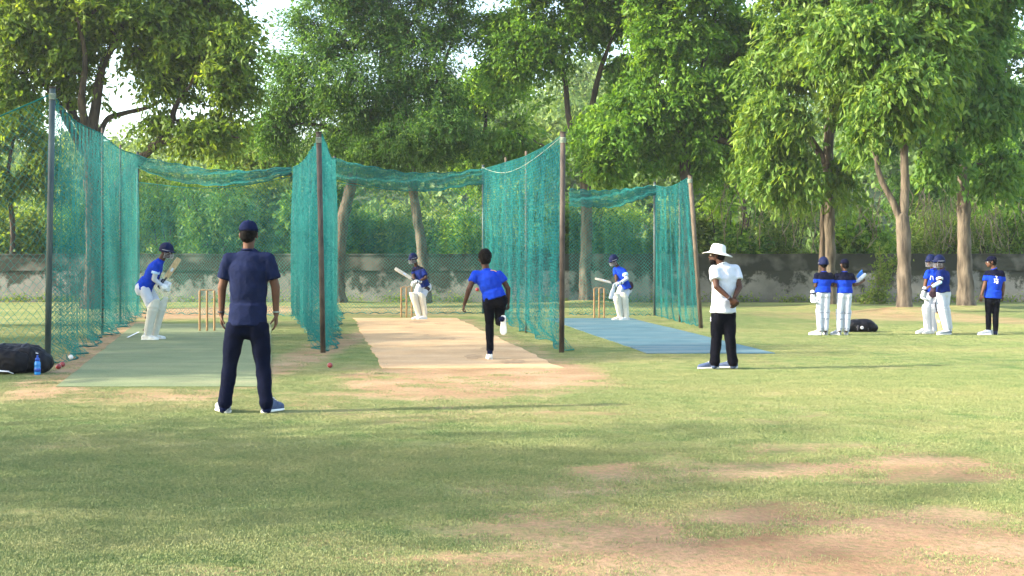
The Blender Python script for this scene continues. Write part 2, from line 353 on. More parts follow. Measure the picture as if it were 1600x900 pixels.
# ------------------------------------------------------------------ mats and clay pitch
def strip_mat(name, base, light, dustc, dust=.5, st=(.25, 2.2, 1)):
    m, n, l, b = newmat(name); g = n.new('ShaderNodeNewGeometry')
    def nz(s, st_, d=5):
        mp = n.new('ShaderNodeMapping'); mp.inputs['Scale'].default_value = st_; l.new(g.outputs['Position'], mp.inputs[0])
        t = n.new('ShaderNodeTexNoise'); t.inputs['Scale'].default_value = s; t.inputs['Detail'].default_value = d; t.inputs['Roughness'].default_value = .65; l.new(mp.outputs[0], t.inputs[0]); return t
    def ramp(t, a, b_, lo, hi):
        r = n.new('ShaderNodeValToRGB'); r.color_ramp.elements[0].position = lo; r.color_ramp.elements[1].position = hi
        r.color_ramp.elements[0].color = rgb(a); r.color_ramp.elements[1].color = rgb(b_); l.new(t.outputs[0], r.inputs[0]); return r
    r1 = ramp(nz(1.2, (1, 1, 1)), base, light, .35, .65); r2 = ramp(nz(1.0, st), (0, 0, 0), (dust, dust, dust), .48, .72)
    mx = n.new('ShaderNodeMixRGB'); l.new(r2.outputs[0], mx.inputs[0]); l.new(r1.outputs[0], mx.inputs[1]); mx.inputs[2].default_value = rgb(dustc)
    r3 = ramp(nz(60, (1, 1, 1)), (.82, .82, .82), (1.14, 1.14, 1.14), .35, .65); m2 = n.new('ShaderNodeMixRGB'); m2.blend_type = 'MULTIPLY'; m2.inputs[0].default_value = 1
    l.new(mx.outputs[0], m2.inputs[1]); l.new(r3.outputs[0], m2.inputs[2]); l.new(m2.outputs[0], b.inputs['Base Color'])
    b.inputs['Roughness'].default_value = .92; b.inputs['Specular IOR Level'].default_value = .15
    bp = n.new('ShaderNodeBump'); bp.inputs['Strength'].default_value = .5; bp.inputs['Distance'].default_value = .008; l.new(nz(50, (1, 1, 1)).outputs[0], bp.inputs['Height']); l.new(bp.outputs[0], b.inputs['Normal'])
strip_mat('green_matting', (.125, .158, .078), (.170, .198, .100), (.27, .24, .14)); strip_mat('blue_matting', (.062, .130, .150), (.095, .175, .195), (.26, .27, .23), .5)
strip_mat('clay', (.38, .245, .125), (.49, .325, .17), (.55, .395, .235), .6, (.6, 1.2, 1))
noise_mat('worn_clay', (.30, .195, .105), (.44, .30, .17), 7, .95, .8, bdist=.02, spec=.1)
def sheet(name, poly, z, mat, nseg=14, wob=.03, th=.006, curl=0):
    """a laid sheet with slightly uneven edges and a real thickness"""
    A, B, C, D = [P(*q) for q in poly]; mb = MB(); V = []; m_ = 8
    for i in range(nseg + 1):
        t = i / nseg
        for j in range(m_ + 1):
            s_ = j / m_; p = (A.lerp(B, s_)).lerp(D.lerp(C, s_), t)
            e = wob * noise.noise(Vector((p.x * 1.3, p.y * 1.3, z * 99)))
            if j in (0, m_) or i in (0, nseg): p = p + Vector((e, e * .6, 0))
            V.append((p.x, p.y, z + curl * max(0, noise.noise(Vector((p.x * 2, p.y * 2, 5)))) * (1 if (j in (0, m_) or i == 0) else .2)))
    n1 = len(V); V += [(x, y, zz - th) for x, y, zz in V]; Fc = []; wd = m_ + 1
    for i in range(nseg):
        for j in range(m_):
            q = (i * wd + j, i * wd + j + 1, (i + 1) * wd + j + 1, (i + 1) * wd + j); Fc.append(q); Fc.append(tuple(k + n1 for k in q[::-1]))
    ring = [j for j in range(wd)] + [i * wd + m_ for i in range(1, nseg + 1)] + [nseg * wd + j for j in range(m_ - 1, -1, -1)] + [i * wd for i in range(nseg - 1, 0, -1)]
    for a_, b_ in zip(ring, ring[1:] + ring[:1]): Fc.append((b_, a_, a_ + n1, b_ + n1))
    mb.add(V, Fc); return obj(name, mb, mat, smooth=False)
clay = sheet('clay_pitch', CP, .008, 'clay', 90, .07, .008); tag(clay, kind='structure')
o = sheet('green_mat', GM, .010, 'green_matting', 20, .03, .006, .0); tag(o, 'faded green practice mat under the tall batter in the left net', 'mat')
o = sheet('blue_mat', BM, .016, 'blue_matting', 20, .03, .012, .01); tag(o, 'blue practice mat running out of the right net', 'mat')
def line(a, b, wd, z, name='crease_line'):
    A, B = P(*a), P(*b); d = (B - A).normalized(); s_ = Vector((-d.y, d.x, 0)) * wd / 2; mb = MB()
    mb.add([A - s_ + Vector((0, 0, z)), B - s_ + Vector((0, 0, z)), B + s_ + Vector((0, 0, z)), A + s_ + Vector((0, 0, z))], [(0, 1, 2, 3)]); o = obj(name, mb, 'print_white', smooth=False); tag(o, kind='structure')
for i_, (cx_, cy_, rx_, ry_) in enumerate(((655, 503, 16, 2.2), (690, 506, 11, 1.6), (640, 512, 8, 1.2), (700, 530, 14, 2.0), (740, 558, 18, 3.5), (800, 566, 20, 3.5), (760, 545, 9, 2), (665, 524, 7, 1.2))):
    c_ = P(cx_, cy_); k_ = c_.y / F; V = [(c_.x, c_.y, .0125)]; n_ = 22; rr_ = random.Random(i_)
    for q_ in range(n_): a_ = 2 * math.pi * q_ / n_; w_ = rr_.uniform(.65, 1.2); V.append((c_.x + math.cos(a_) * rx_ * k_ * w_, c_.y + math.sin(a_) * ry_ * c_.y ** 2 / (F * EYE) * w_, .0105))
    mb = MB(); mb.add(V, [(0, 1 + q_, 1 + (q_ + 1) % n_) for q_ in range(n_)]); o = obj('worn_patch', mb, 'worn_clay', clay, smooth=False)
line((199, 530), (217, 521), .04, .034); line((690, 499), (706, 499.6), .05, .012)

# ------------------------------------------------------------------ boundary wall
m, n, l, b = newmat('mouldy_plaster')
tc = n.new('ShaderNodeNewGeometry')
def wnz(s, st, d=7, r=.65):
    mp = n.new('ShaderNodeMapping'); mp.inputs['Scale'].default_value = st; l.new(tc.outputs['Position'], mp.inputs[0])
    t = n.new('ShaderNodeTexNoise'); t.inputs['Scale'].default_value = s; t.inputs['Detail'].default_value = d; t.inputs['Roughness'].default_value = r; l.new(mp.outputs[0], t.inputs[0]); return t.outputs[0]
def wramp(src, a, b_, lo, hi):
    r = n.new('ShaderNodeValToRGB'); r.color_ramp.elements[0].position = lo; r.color_ramp.elements[1].position = hi; r.color_ramp.elements[0].color = rgb(a); r.color_ramp.elements[1].color = rgb(b_); l.new(src, r.inputs[0]); return r.outputs[0]
base = wramp(wnz(.5, (1, 1, 1)), (.12, .12, .105), (.24, .235, .205), .35, .65)
sep = n.new('ShaderNodeSeparateXYZ'); l.new(tc.outputs['Position'], sep.inputs[0])
mr = n.new('ShaderNodeMapRange'); mr.inputs[1].default_value = .2; mr.inputs[2].default_value = 2.0; mr.inputs[3].default_value = -.12; mr.inputs[4].default_value = .17; l.new(sep.outputs[2], mr.inputs[0])
ad = n.new('ShaderNodeMath'); ad.operation = 'ADD'; l.new(wnz(1.1, (1, 1, .9), 8, .68), ad.inputs[0]); l.new(mr.outputs[0], ad.inputs[1])
k = wramp(ad.outputs[0], (0, 0, 0), (1, 1, 1), .465, .545)
mx = n.new('ShaderNodeMixRGB'); l.new(k, mx.inputs[0]); l.new(base, mx.inputs[1]); mx.inputs[2].default_value = (.028, .032, .022, 1)
l.new(mx.outputs[0], b.inputs['Base Color']); b.inputs['Roughness'].default_value = .95
bp = n.new('ShaderNodeBump'); bp.inputs['Strength'].default_value = .8; bp.inputs['Distance'].default_value = .03; l.new(wnz(4, (1, 1, 1)), bp.inputs['Height']); l.new(bp.outputs[0], b.inputs['Normal'])
noise_mat('wall_band', (.026, .030, .022), (.12, .118, .10), .9, .95, .8, bscale=4, bdist=.03, detail=8, lo=.5, hi=.66)
WD = 52.5
wall = thing('boundary_wall', (0, WD, 0), 'long low boundary wall of stained plaster with black mould behind the trees', 'wall')
def wallpart(name, z0, z1, y0, y1, mat, dz=0):
    xs_ = np.linspace(-34, 34, 137); mb = MB(); V = []
    for x in xs_:
        e = .03 * noise.noise(Vector((x * .4, z1, 0))); t = dz * noise.noise(Vector((x * .9, 4, 0)))
        V += [(x, y0 + e, z0), (x, y0 + e, z1 + t), (x, y1, z1 + t), (x, y1, z0)]
    Fc = [(0, 1, 2, 3), tuple(4 * 136 + i for i in (3, 2, 1, 0))]
    for i in range(136):
        for j in range(4): Fc.append((4 * i + j, 4 * i + 4 + j, 4 * i + 4 + (j + 1) % 4, 4 * i + (j + 1) % 4))
    mb.add(V, Fc); return obj(name, mb, mat, wall, smooth=False)
wallpart('plaster_face', 0, 1.36, 0, .25, 'mouldy_plaster'); wallpart('upper_band', 1.36, 2.02, -.05, .27, 'wall_band'); wallpart('coping', 2.02, 2.09, -.09, .31, 'wall_band', .05)

# ------------------------------------------------------------------ foliage
def leaves(name, C, D, ln, wd, mat, parent, tint, rs=None):
    """C centres, D directions; each leaf two triangles folded along its midrib"""
    rs = rs or rng; N = len(C); D = D / (np.linalg.norm(D, axis=1, keepdims=True) + 1e-9)
    r = rs.normal(size=(N, 3)); S = np.cross(D, r); S /= (np.linalg.norm(S, axis=1, keepdims=True) + 1e-9)
    U = np.cross(S, D); L = (ln * rs.uniform(.65, 1.3, N))[:, None]; Wd = (wd * rs.uniform(.7, 1.25, N))[:, None]
    b_ = C - D * L * .5; t = C + D * L * .5; mid = C + U * Wd * .25
    V = np.stack([b_, mid + S * Wd * .5, t, mid - S * Wd * .5], 1).reshape(-1, 3)
    o = np.arange(N)[:, None] * 4
    Lp = np.concatenate([o, o + 1, o + 2, o, o + 2, o + 3], 1).ravel()
    ob = raw(name, V, Lp, 3, mat, parent, np.repeat(np.clip(tint, 0, 1), 2)); ob['kind'] = 'stuff'; return ob
def snoise(Pn, s, seed): return np.array([noise.noise(Vector((p[0] * s + seed, p[1] * s, p[2] * s))) for p in Pn.tolist()])
def blob(px, py, rx, rz, d, ry=None): c = W(px, py, d); k = d / F; rx = max(rx - 17, rx * .5); rz = max(rz - 14, rz * .5); return (c.x, c.y, c.z, rx * k, (ry or rx * .75 * k), rz * k)
def bez(pts, n=6):
    pts = [Vector(p) for p in pts]; o = []
    for i in range(len(pts) - 1):
        p0, p1, p2, p3 = pts[max(i - 1, 0)], pts[i], pts[i + 1], pts[min(i + 2, len(pts) - 1)]
        for k_ in range(n):
            t = k_ / n; o.append(.5 * ((2 * p1) + (p2 - p0) * t + (2 * p0 - 5 * p1 + 4 * p2 - p3) * t * t + (3 * p1 - p0 - 3 * p2 + p3) * t ** 3))
    o.append(pts[-1]); return o
def tree(label, name, base, limbs, blobs, nc, per, ln, wd, leaf, bark, seed, cat='tree', group=None, sig=.45, droop=.5, gap=-.12, twigr=.012, flare=1.35, tint0=.45, zmin=1.2, thick=.33, limbbark=None, bare=(), single=0):
    limbbark = limbbark or bark
    """limbs: list of (points, radius0, radius1); the first is the trunk. Crown clumps sit in the blobs and hang on grown branches"""
    rs = np.random.default_rng(seed); t = thing(name, base, label, cat, group); B = np.array(base)
    nodes, noder = [], []
    for i, (pts, r0, r1) in enumerate(limbs):
        pp = bez(pts, 7); n_ = len(pp); mb = MB()
        rr = [r0 + (r1 - r0) * (k_ / (n_ - 1)) for k_ in range(n_)]
        if i == 0: rr = [r * (1 + (flare - 1) * math.exp(-max(p.z - base[2], 0) * 2.6)) for r, p in zip(rr, pp)]
        q = [p - Vector(base) for p in pp]
        if i == 0: q[0] = q[0] - Vector((0, 0, .25))
        mb.tube(q, rr, 14 if r0 > .12 else 8)
        v = np.concatenate(mb.v); dn = snoise(v, 2.2, seed) * .5 + snoise(v, 6, seed + 3) * .25
        c_ = np.array([tuple(x) for x in q]); idx = np.argmin(((v[:, None, :] - c_[None]) ** 2).sum(-1), 1); vv = v - c_[idx]
        mb.v = [c_[idx] + vv * (1 + dn[:, None] * .45)]
        obj('trunk' if i == 0 else 'limb', mb, bark if i == 0 else limbbark, t)
        k0 = 0 if i else int(n_ * .45)
        for k_ in range(k0, n_): nodes.append(np.array(q[k_])); noder.append(rr[k_])
    vol = np.array([max(b_[3] * b_[4] * b_[5], .01) ** .62 for b_ in blobs]); cnt = np.maximum(3, (nc * vol / vol.sum()).astype(int))
    cl = []
    for b_, c_ in zip(blobs, cnt):
        m_ = c_ * 3; d = rs.normal(size=(m_, 3)); d /= np.linalg.norm(d, axis=1, keepdims=True); r = rs.random(m_) ** .42
        p = d * r[:, None] * np.array(b_[3:6]) + np.array(b_[:3]); nz = snoise(p, .58, seed * 3.3)
        p = p[(nz > gap) & (p[:, 2] > zmin)][:c_]; cl.append(p)
    lf_ = [np.ones(len(c), bool) for c in cl]
    for b_ in bare:
        d = rs.normal(size=(26, 3)); d /= np.linalg.norm(d, axis=1, keepdims=True); cl.append(d * rs.random(26)[:, None] ** .42 * np.array(b_[3:6]) + np.array(b_[:3])); lf_.append(rs.random(26) < .5)
    cl = np.concatenate(cl) - B; lf_ = np.concatenate(lf_)
    N0 = np.array(nodes); dist = np.sqrt(((cl[:, None] - N0[None]) ** 2).sum(-1)).min(1); so = np.argsort(dist); cl = cl[so]; lf_ = lf_[so]
    nodes = list(N0); par = [-1] * len(nodes); new0 = len(nodes); segs = []
    arr = np.zeros((len(nodes) + len(cl) * 4, 3)); arr[:len(nodes)] = N0; m_ = len(nodes)
    parent_ = {}; tipcount = {}
    for p in cl:
        dd = np.sqrt(((arr[:m_] - p) ** 2).sum(1)) + .25 * np.maximum(0, arr[:m_, 2] - p[2]); j = int(np.argmin(dd)); a_ = arr[j]
        last = j; dv = p - a_; L_ = np.linalg.norm(dv)
        for s_ in (.33, .66, 1.0):
            q = a_ + dv * s_ + rs.normal(size=3) * L_ * .06 * (s_ < 1) + np.array([0, 0, L_ * .10 * math.sin(s_ * math.pi)])
            arr[m_] = q; parent_[m_] = last; last = m_; m_ += 1
    wgt = np.zeros(m_)
    for i in range(m_ - 1, new0 - 1, -1):
        wgt[i] = max(wgt[i], 1); wgt[parent_[i]] += wgt[i] if True else 0
    mb = MB(); rad = lambda i: min(twigr * wgt[i] ** .42, thick * .5)
    for i in range(new0, m_, 3):
        ids = [parent_[i], i, i + 1, i + 2]
        r_ = [rad(i) if ids[0] < new0 else min(rad(ids[0]), rad(i) * 1.3)] + [rad(k_) for k_ in ids[1:]]
        mb.tube([arr[k_] for k_ in ids], r_, 5 if r_[0] > .03 else 3, cap='flat')
    tw = obj('branchwork', mb, limbbark, t); tw['kind'] = 'stuff'
    # leaves: sprays of a few twigs round each clump centre
    cl = cl[lf_]; n_c = len(cl); nt_ = 5; ctr = np.repeat(cl, nt_, 0); td = rs.normal(size=(len(ctr), 3)) * np.array([1, 1, .55]); td /= np.linalg.norm(td, axis=1, keepdims=True)
    outw = ctr - cl.mean(0); outw /= np.linalg.norm(outw, axis=1, keepdims=True) + 1e-6; td = td + outw * .5; td[:, 2] -= droop * .4
    k_ = max(2, per // nt_); s_ = rs.random((len(ctr), k_)); pos = ctr[:, None] + td[:, None] * (s_ * sig * 1.7)[..., None]
    pos[..., 2] -= droop * .5 * (s_ ** 2) * sig * 2; pos += rs.normal(size=pos.shape) * sig * .20
    D = td[:, None] * .7 + rs.normal(size=pos.shape) * .75; D[..., 2] -= droop
    ti = tint0 + np.repeat(rs.normal(size=n_c) * .13, nt_)[:, None] + rs.normal(size=s_.shape) * .15 + (s_ - .5) * .12
    leaves('crown', pos.reshape(-1, 3), D.reshape(-1, 3), ln, wd, leaf, t, ti.ravel(), rs)
    if single:      # the nearest big leaves, each one a part
        q = pos.reshape(-1, 3); dq = D.reshape(-1, 3); me_ = []
        for tv_ in (.35, .55, .75):
            sub = leaves('leaf', np.zeros((1, 3)), np.array([[0, 0, 1.]]), ln * 1.1, wd * 1.1, leaf, t, np.array([tv_]), rs); me_.append(sub.data); bpy.data.objects.remove(sub)
        score = q[:, 1] + rs.random(len(q)) * .9
        for k_, i_ in enumerate(np.argsort(score)[:single]):
            o_ = bpy.data.objects.new('leaf', me_[k_ % 3]); col.objects.link(o_); o_.parent = t; o_.location = q[i_]; o_.rotation_euler = Vector(dq[i_]).to_track_quat('Z', 'Y').to_euler(); o_.rotation_euler.rotate_axis('Z', rs.uniform(0, 6))
    return t

def G(px, py): p = P(px, py); return (p.x, p.y, 0)
# --- far left tree: several dark stems leaning apart, an arching low limb to the right
d = 43.0; b0 = (W(150, 430, d).x, d, 0)
tree('many-stemmed olive-leaved tree above the left net with an arching low limb', 'broadleaf_tree', b0,
     [([b0, W(150, 380, d), W(146, 290, d), W(142, 200, d)], .42, .26),
      ([W(142, 215, d), W(152, 150, d), W(163, 95, d), W(190, 58, d), W(230, 25, d)], .2, .07),
      ([W(140, 215, d), W(128, 160, d - .6), W(133, 90, d - 1), W(120, 20, d - 1.5)], .17, .05),
      ([W(138, 220, d), W(108, 165, d + .4), W(95, 110, d + .8), W(90, 30, d + 1.2)], .17, .05),
      ([W(132, 240, d), W(80, 145, d), W(48, 118, d), W(5, 112, d - .5)], .14, .05),
      ([W(150, 235, d), W(165, 190, d + .5), W(190, 178, d + .8), W(235, 166, d + 1), W(275, 140, d + 1), W(300, 105, d + .6)], .12, .03),
      ([W(175, 300, d - .5), W(225, 243, d - .5), W(262, 205, d - .5), W(275, 165, d - .5), W(300, 130, d - .7)], .2, .05),
      ([W(250, 225, d - .5), W(285, 213, d - .8), W(330, 208, d - 1), W(372, 215, d - 1)], .11, .03)],
     [blob(60, 60, 120, 62, d), blob(180, 22, 130, 50, d), blob(290, 60, 95, 62, d), blob(345, 90, 55, 75, d - 1), blob(20, 130, 60, 45, d - 1), blob(330, 190, 62, 28, d), blob(375, 45, 30, 36, d), blob(100, -30, 150, 60, d), blob(300, -25, 90, 55, d), blob(360, 130, 45, 45, d), blob(235, 75, 60, 40, d + 1.5)],
     720, 95, .27, .105, 'leaf_olive', 'bark_dark', 11, twigr=.02, bare=[blob(250, 130, 55, 40, d), blob(270, 190, 60, 30, d - .5), blob(320, 200, 60, 26, d - 1), blob(120, 130, 70, 40, d)], sig=.5, droop=.55, gap=-.3)
tree('low yellow-green tree beyond the wall at the left edge of the view', 'small_tree', (W(15, 430, 55).x, 55, 0),
     [([(W(15, 430, 55).x, 55, 0), W(20, 360, 55), W(12, 280, 55), W(25, 200, 55)], .14, .06)],
     [blob(18, 195, 62, 72, 55), blob(50, 250, 45, 48, 55), blob(0, 270, 50, 66, 55), blob(90, 290, 40, 30, 55)], 260, 85, .26, .10, 'leaf_olive', 'bark_dark', 12, sig=.36, tint0=.6, gap=-.05)
# --- two dark feathery trees in the centre
d = dep(474)
b0 = G(531, 474)
tree('dark feathery tree left of centre with a swerving pale trunk behind the net', 'feathery_tree', b0,
     [([b0, W(529, 420, d), W(537, 340, d), W(552, 270, d), W(550, 235, d)], .27, .22),
      ([W(549, 250, d), W(535, 212, d), W(505, 198, d), W(475, 193, d)], .16, .05),
      ([W(550, 245, d), W(549, 190, d), W(545, 120, d), W(560, 40, d)], .18, .06),
      ([W(551, 245, d), W(570, 200, d), W(592, 140, d), W(595, 60, d)], .15, .05),
      ([W(551, 240, d), W(580, 215, d + .5), W(610, 190, d + 1), W(640, 110, d + 1)], .12, .04)],
     [blob(500, 110, 85, 75, d), blob(455, 165, 60, 50, d), blob(560, 40, 90, 55, d), blob(470, 35, 35, 60, d), blob(580, 170, 70, 60, d), blob(430, 95, 30, 24, d), blob(520, 215, 90, 30, d), blob(540, -22, 120, 60, d), blob(540, 120, 60, 60, d - 1), blob(440, 200, 60, 40, d), blob(590, 225, 70, 34, d)],
     760, 95, .20, .06, 'leaf_dark', 'bark_pale', 21, limbbark='bark_dark', sig=.55, droop=.5, gap=-.18)
b0 = G(664, 474)
tree('dark feathery tree in the centre behind the middle net', 'feathery_tree', b0,
     [([b0, W(662, 420, d), W(655, 360, d), W(646, 300, d), W(641, 245, d)], .24, .17),
      ([W(641, 255, d), W(636, 190, d), W(620, 120, d), W(640, 40, d)], .16, .05),
      ([W(642, 250, d), W(665, 180, d), W(690, 110, d), W(720, 30, d)], .15, .05)],
     [blob(660, 120, 85, 80, d), blob(690, 45, 60, 50, d), blob(620, 210, 90, 45, d), blob(700, 190, 55, 60, d), blob(735, 35, 25, 30, d), blob(620, 60, 40, 60, d + 1), blob(680, -22, 90, 60, d), blob(660, 200, 90, 55, d - 1), blob(650, 240, 80, 32, d + 1)],
     660, 95, .20, .06, 'leaf_dark', 'bark_pale', 22, limbbark='bark_dark', sig=.55, droop=.5, gap=-.16, tint0=.42)
# --- bright green trees right of centre
b0 = G(915, 474)
tree('bright green tree with a straight brown trunk seen through the right net', 'broadleaf_tree', b0,
     [([b0, W(914, 420, d), W(917, 350, d), W(915, 290, d), W(912, 240, d)], .26, .21),
      ([W(913, 260, d), W(920, 200, d), W(935, 120, d), W(960, 50, d)], .2, .06),
      ([W(913, 265, d), W(890, 190, d), W(878, 110, d), W(840, 90, d)], .16, .05)],
     [blob(830, 60, 85, 68, d), blob(940, 40, 90, 55, d), blob(800, 190, 55, 50, d), blob(860, 180, 35, 40, d + 1), blob(925, 210, 45, 70, d - 1.5), blob(970, 130, 60, 60, d), blob(795, 120, 36, 34, d), blob(855, 235, 40, 25, d), blob(900, -22, 140, 60, d), blob(790, 220, 60, 40, d)],
     760, 90, .24, .10, 'leaf_bright', 'bark_pale', 31, limbbark='bark_dark', sig=.48, droop=.5, gap=-.1)
d2 = 47.5; b0 = (W(1075, 450, d2).x, d2, 0)
tree('broad bright green tree behind the right net with a long dark side limb', 'broadleaf_tree', b0,
     [([b0, W(1078, 400, d2), W(1076, 320, d2), W(1068, 240, d2), W(1060, 190, d2)], .27, .19),
      ([W(1085, 215, d2), W(1130, 220, d2), W(1165, 232, d2), W(1200, 248, d2), W(1240, 250, d2 + .5)], .11, .17),
      ([W(1062, 200, d2), W(1030, 140, d2), W(1000, 80, d2), W(980, 20, d2)], .16, .05),
      ([W(1060, 200, d2), W(1090, 130, d2), W(1110, 60, d2), W(1120, 10, d2)], .16, .05)],
     [blob(1010, 170, 75, 80, d2), blob(1080, 110, 80, 90, d2), blob(1140, 170, 75, 55, d2), blob(1030, 60, 80, 60, d2), blob(960, 210, 50, 50, d2 - 2), blob(1150, 60, 70, 60, d2 + 2), blob(1060, 215, 80, 32, d2), blob(950, 240, 40, 35, d2 - 2), blob(1070, -22, 130, 60, d2), blob(990, 255, 60, 32, d2 - 1), blob(1110, 245, 60, 28, d2 + 1)],
     900, 92, .25, .11, 'leaf_bright', 'bark_dark', 32, sig=.48, droop=.55, gap=-.1, tint0=.45)
# --- the big-leaved trees on the right
d = dep(481); b0 = G(1297, 481)
tree('big-leaved tree with a dark two-tone trunk behind the two youths in white', 'broadleaf_tree', b0,
     [([b0, W(1296, 430, d), W(1295, 350, d), W(1294, 270, d), W(1296, 200, d)], .23, .18),
      ([W(1280, 478, d - .2), W(1283, 430, d - .1), W(1285, 350, d), W(1284, 290, d)], .12, .08),
      ([W(1294, 260, d), W(1250, 190, d), W(1220, 130, d), W(1200, 70, d)], .14, .05),
      ([W(1296, 210, d), W(1310, 130, d), W(1320, 60, d), W(1330, 10, d)], .18, .05)],
     [blob(1230, 175, 85, 50, d - 2), blob(1200, 110, 60, 55, d - 1), blob(1290, 120, 85, 90, d - 2), blob(1235, 250, 65, 48, d - 2), blob(1255, 40, 70, 50, d - 1), blob(1185, 235, 30, 45, d), blob(1310, 268, 34, 36, d - 1), blob(1350, 45, 70, 50, d), blob(1290, -22, 130, 60, d)],
     760, 85, .31, .105, 'leaf_mango', 'bark_pale', 41, single=150, limbbark='bark_dark', sig=.46, droop=.8, gap=-.08, tint0=.6)
d = dep(490); b0 = G(1413, 490)
tree('big-leaved tree whose pale trunk forks low, between the youths and the helmeted pair', 'broadleaf_tree', b0,
     [([b0, W(1413, 440, d), W(1412, 390, d), W(1411, 340, d)], .225, .20),
      ([W(1411, 350, d), W(1414, 300, d), W(1413, 240, d), W(1413, 180, d), W(1405, 90, d)], .16, .08),
      ([W(1410, 350, d), W(1392, 310, d), W(1375, 275, d), W(1370, 240, d), W(1385, 180, d)], .12, .06),
      ([W(1372, 255, d), W(1356, 225, d), W(1340, 190, d - .5)], .09, .04)],
     [blob(1385, 118, 90, 62, d - 1), blob(1350, 60, 75, 65, d - 1), blob(1440, 60, 80, 65, d), blob(1455, 135, 60, 58, d), blob(1345, 185, 34, 34, d - 1.5), blob(1420, -22, 110, 60, d), blob(1410, 110, 60, 60, d - 2)],
     680, 85, .30, .105, 'leaf_mango', 'bark_pale', 42, single=140, sig=.44, droop=.85, gap=-.1, tint0=.5)
d = dep(486); b0 = G(1509, 486)
tree('thick straight pale-barked tree near the right edge beside the man in the cap', 'broadleaf_tree', b0,
     [([b0, W(1508, 430, d), W(1506, 340, d), W(1503, 260, d), W(1500, 190, d), W(1498, 100, d)], .28, .12),
      ([W(1500, 210, d), W(1490, 140, d), W(1480, 60, d), W(1475, 5, d)], .17, .06),
      ([W(1500, 210, d), W(1525, 140, d), W(1540, 70, d), W(1535, 10, d)], .17, .06)],
     [blob(1515, 185, 75, 55, d), blob(1500, 90, 75, 60, d), blob(1555, 150, 40, 60, d), blob(1470, 225, 42, 32, d - 1), blob(1550, 240, 45, 42, d), blob(1520, 30, 60, 40, d), blob(1530, -22, 90, 60, d)],
     520, 88, .30, .115, 'leaf_dark', 'bark_pale', 43, sig=.46, droop=.7, gap=-.1, tint0=.62)
# --- trees behind the wall
for k_, (px, dd, top, rx, lf, lab, sd_) in enumerate([
    (1590, 58, 235, 55, 'leaf_bright', 'yellow-green tree beyond the wall at the right edge', 51),
    (1570, 66, 30, 90, 'leaf_dark', 'tall loose tree beyond the wall at the top right corner', 52),
    (1165, 64, 40, 90, 'leaf_dark', 'dark tree beyond the wall behind the long side limb', 53),
    (760, 62, 90, 70, 'leaf_bright', 'bright tree beyond the wall between the dark and the bright trees', 54),
    (410, 60, 190, 60, 'leaf_scrub', 'round green tree beyond the wall left of the central trees', 55),
    (1440, 68, 150, 80, 'leaf_dark', 'dark tree beyond the wall behind the forked trunk', 56)]):
    bx_ = W(px, 0, dd).x; cz = (top + 300) / 2
    tree(lab, 'background_tree', (bx_, dd, 0), [([(bx_, dd, 0), W(px + 5, 380, dd), W(px - 4, 300, dd), W(px, top + 60, dd)], .22, .08)],
         [blob(px, top + 55, rx, 55, dd), blob(px - rx * .6, cz, rx * .6, 60, dd), blob(px + rx * .55, cz + 20, rx * .6, 60, dd), blob(px, cz + 60, rx * .8, 50, dd)],
         260, 75, .30, .12, lf, 'bark_dark', sd_, group='trees beyond the wall', sig=.6, tint0=.55)
# --- scrub behind the wall: each bush a thing
def bush(px, dd, top, rx, lf, seed, label, bot=2.0, n_=95, ln=.2, per=90):
    bx_ = W(px, 0, dd).x; zt = W(0, top, dd).z; t = thing('shrub', (bx_, dd, 0), label, 'shrub', 'bushes behind the boundary wall'); rs = np.random.default_rng(seed)
    rxm = rx * dd / F; mb = MB(); tips = []
    for i in range(9):
        a_ = rs.uniform(-1, 1); p1 = np.array([a_ * rxm * .5, rs.uniform(-.5, .5), zt * .45]); p2 = np.array([a_ * rxm * .9, rs.uniform(-1, 1), zt * rs.uniform(.7, .95)])
        mb.tube([(a_ * .3, 0, -.1), p1, p2], [.05, .035, .012], 5)
    obj('stem', mb, 'bark_dark', t)['kind'] = 'stuff'
    th = rs.normal(size=(n_ * 2, 3)); th /= np.linalg.norm(th, axis=1, keepdims=True); r = rs.random(n_ * 2) ** .4
    p = th * r[:, None] * np.array([rxm, 1.3, (zt - .6) / 2]) + np.array([0, 0, (zt + .6) / 2]); nz = snoise(p + np.array([bx_, dd, 0]), .7, seed)
    p = p[nz > -.05][:n_]; k_ = per; s_ = rs.normal(size=(len(p), k_, 3)) * np.array([.33, .33, .28])
    D = s_ * 1.5 + rs.normal(size=s_.shape) * .7; D[..., 2] -= .1
    ti = .45 + np.repeat(rs.normal(size=len(p)) * .24, k_) + rs.normal(size=len(p) * k_) * .16 + np.repeat((p[:, 2] / zt - .6) * .35, k_)
    leaves('foliage', (p[:, None] + s_).reshape(-1, 3), D.reshape(-1, 3), ln, ln * .42, lf, t, ti, rs)
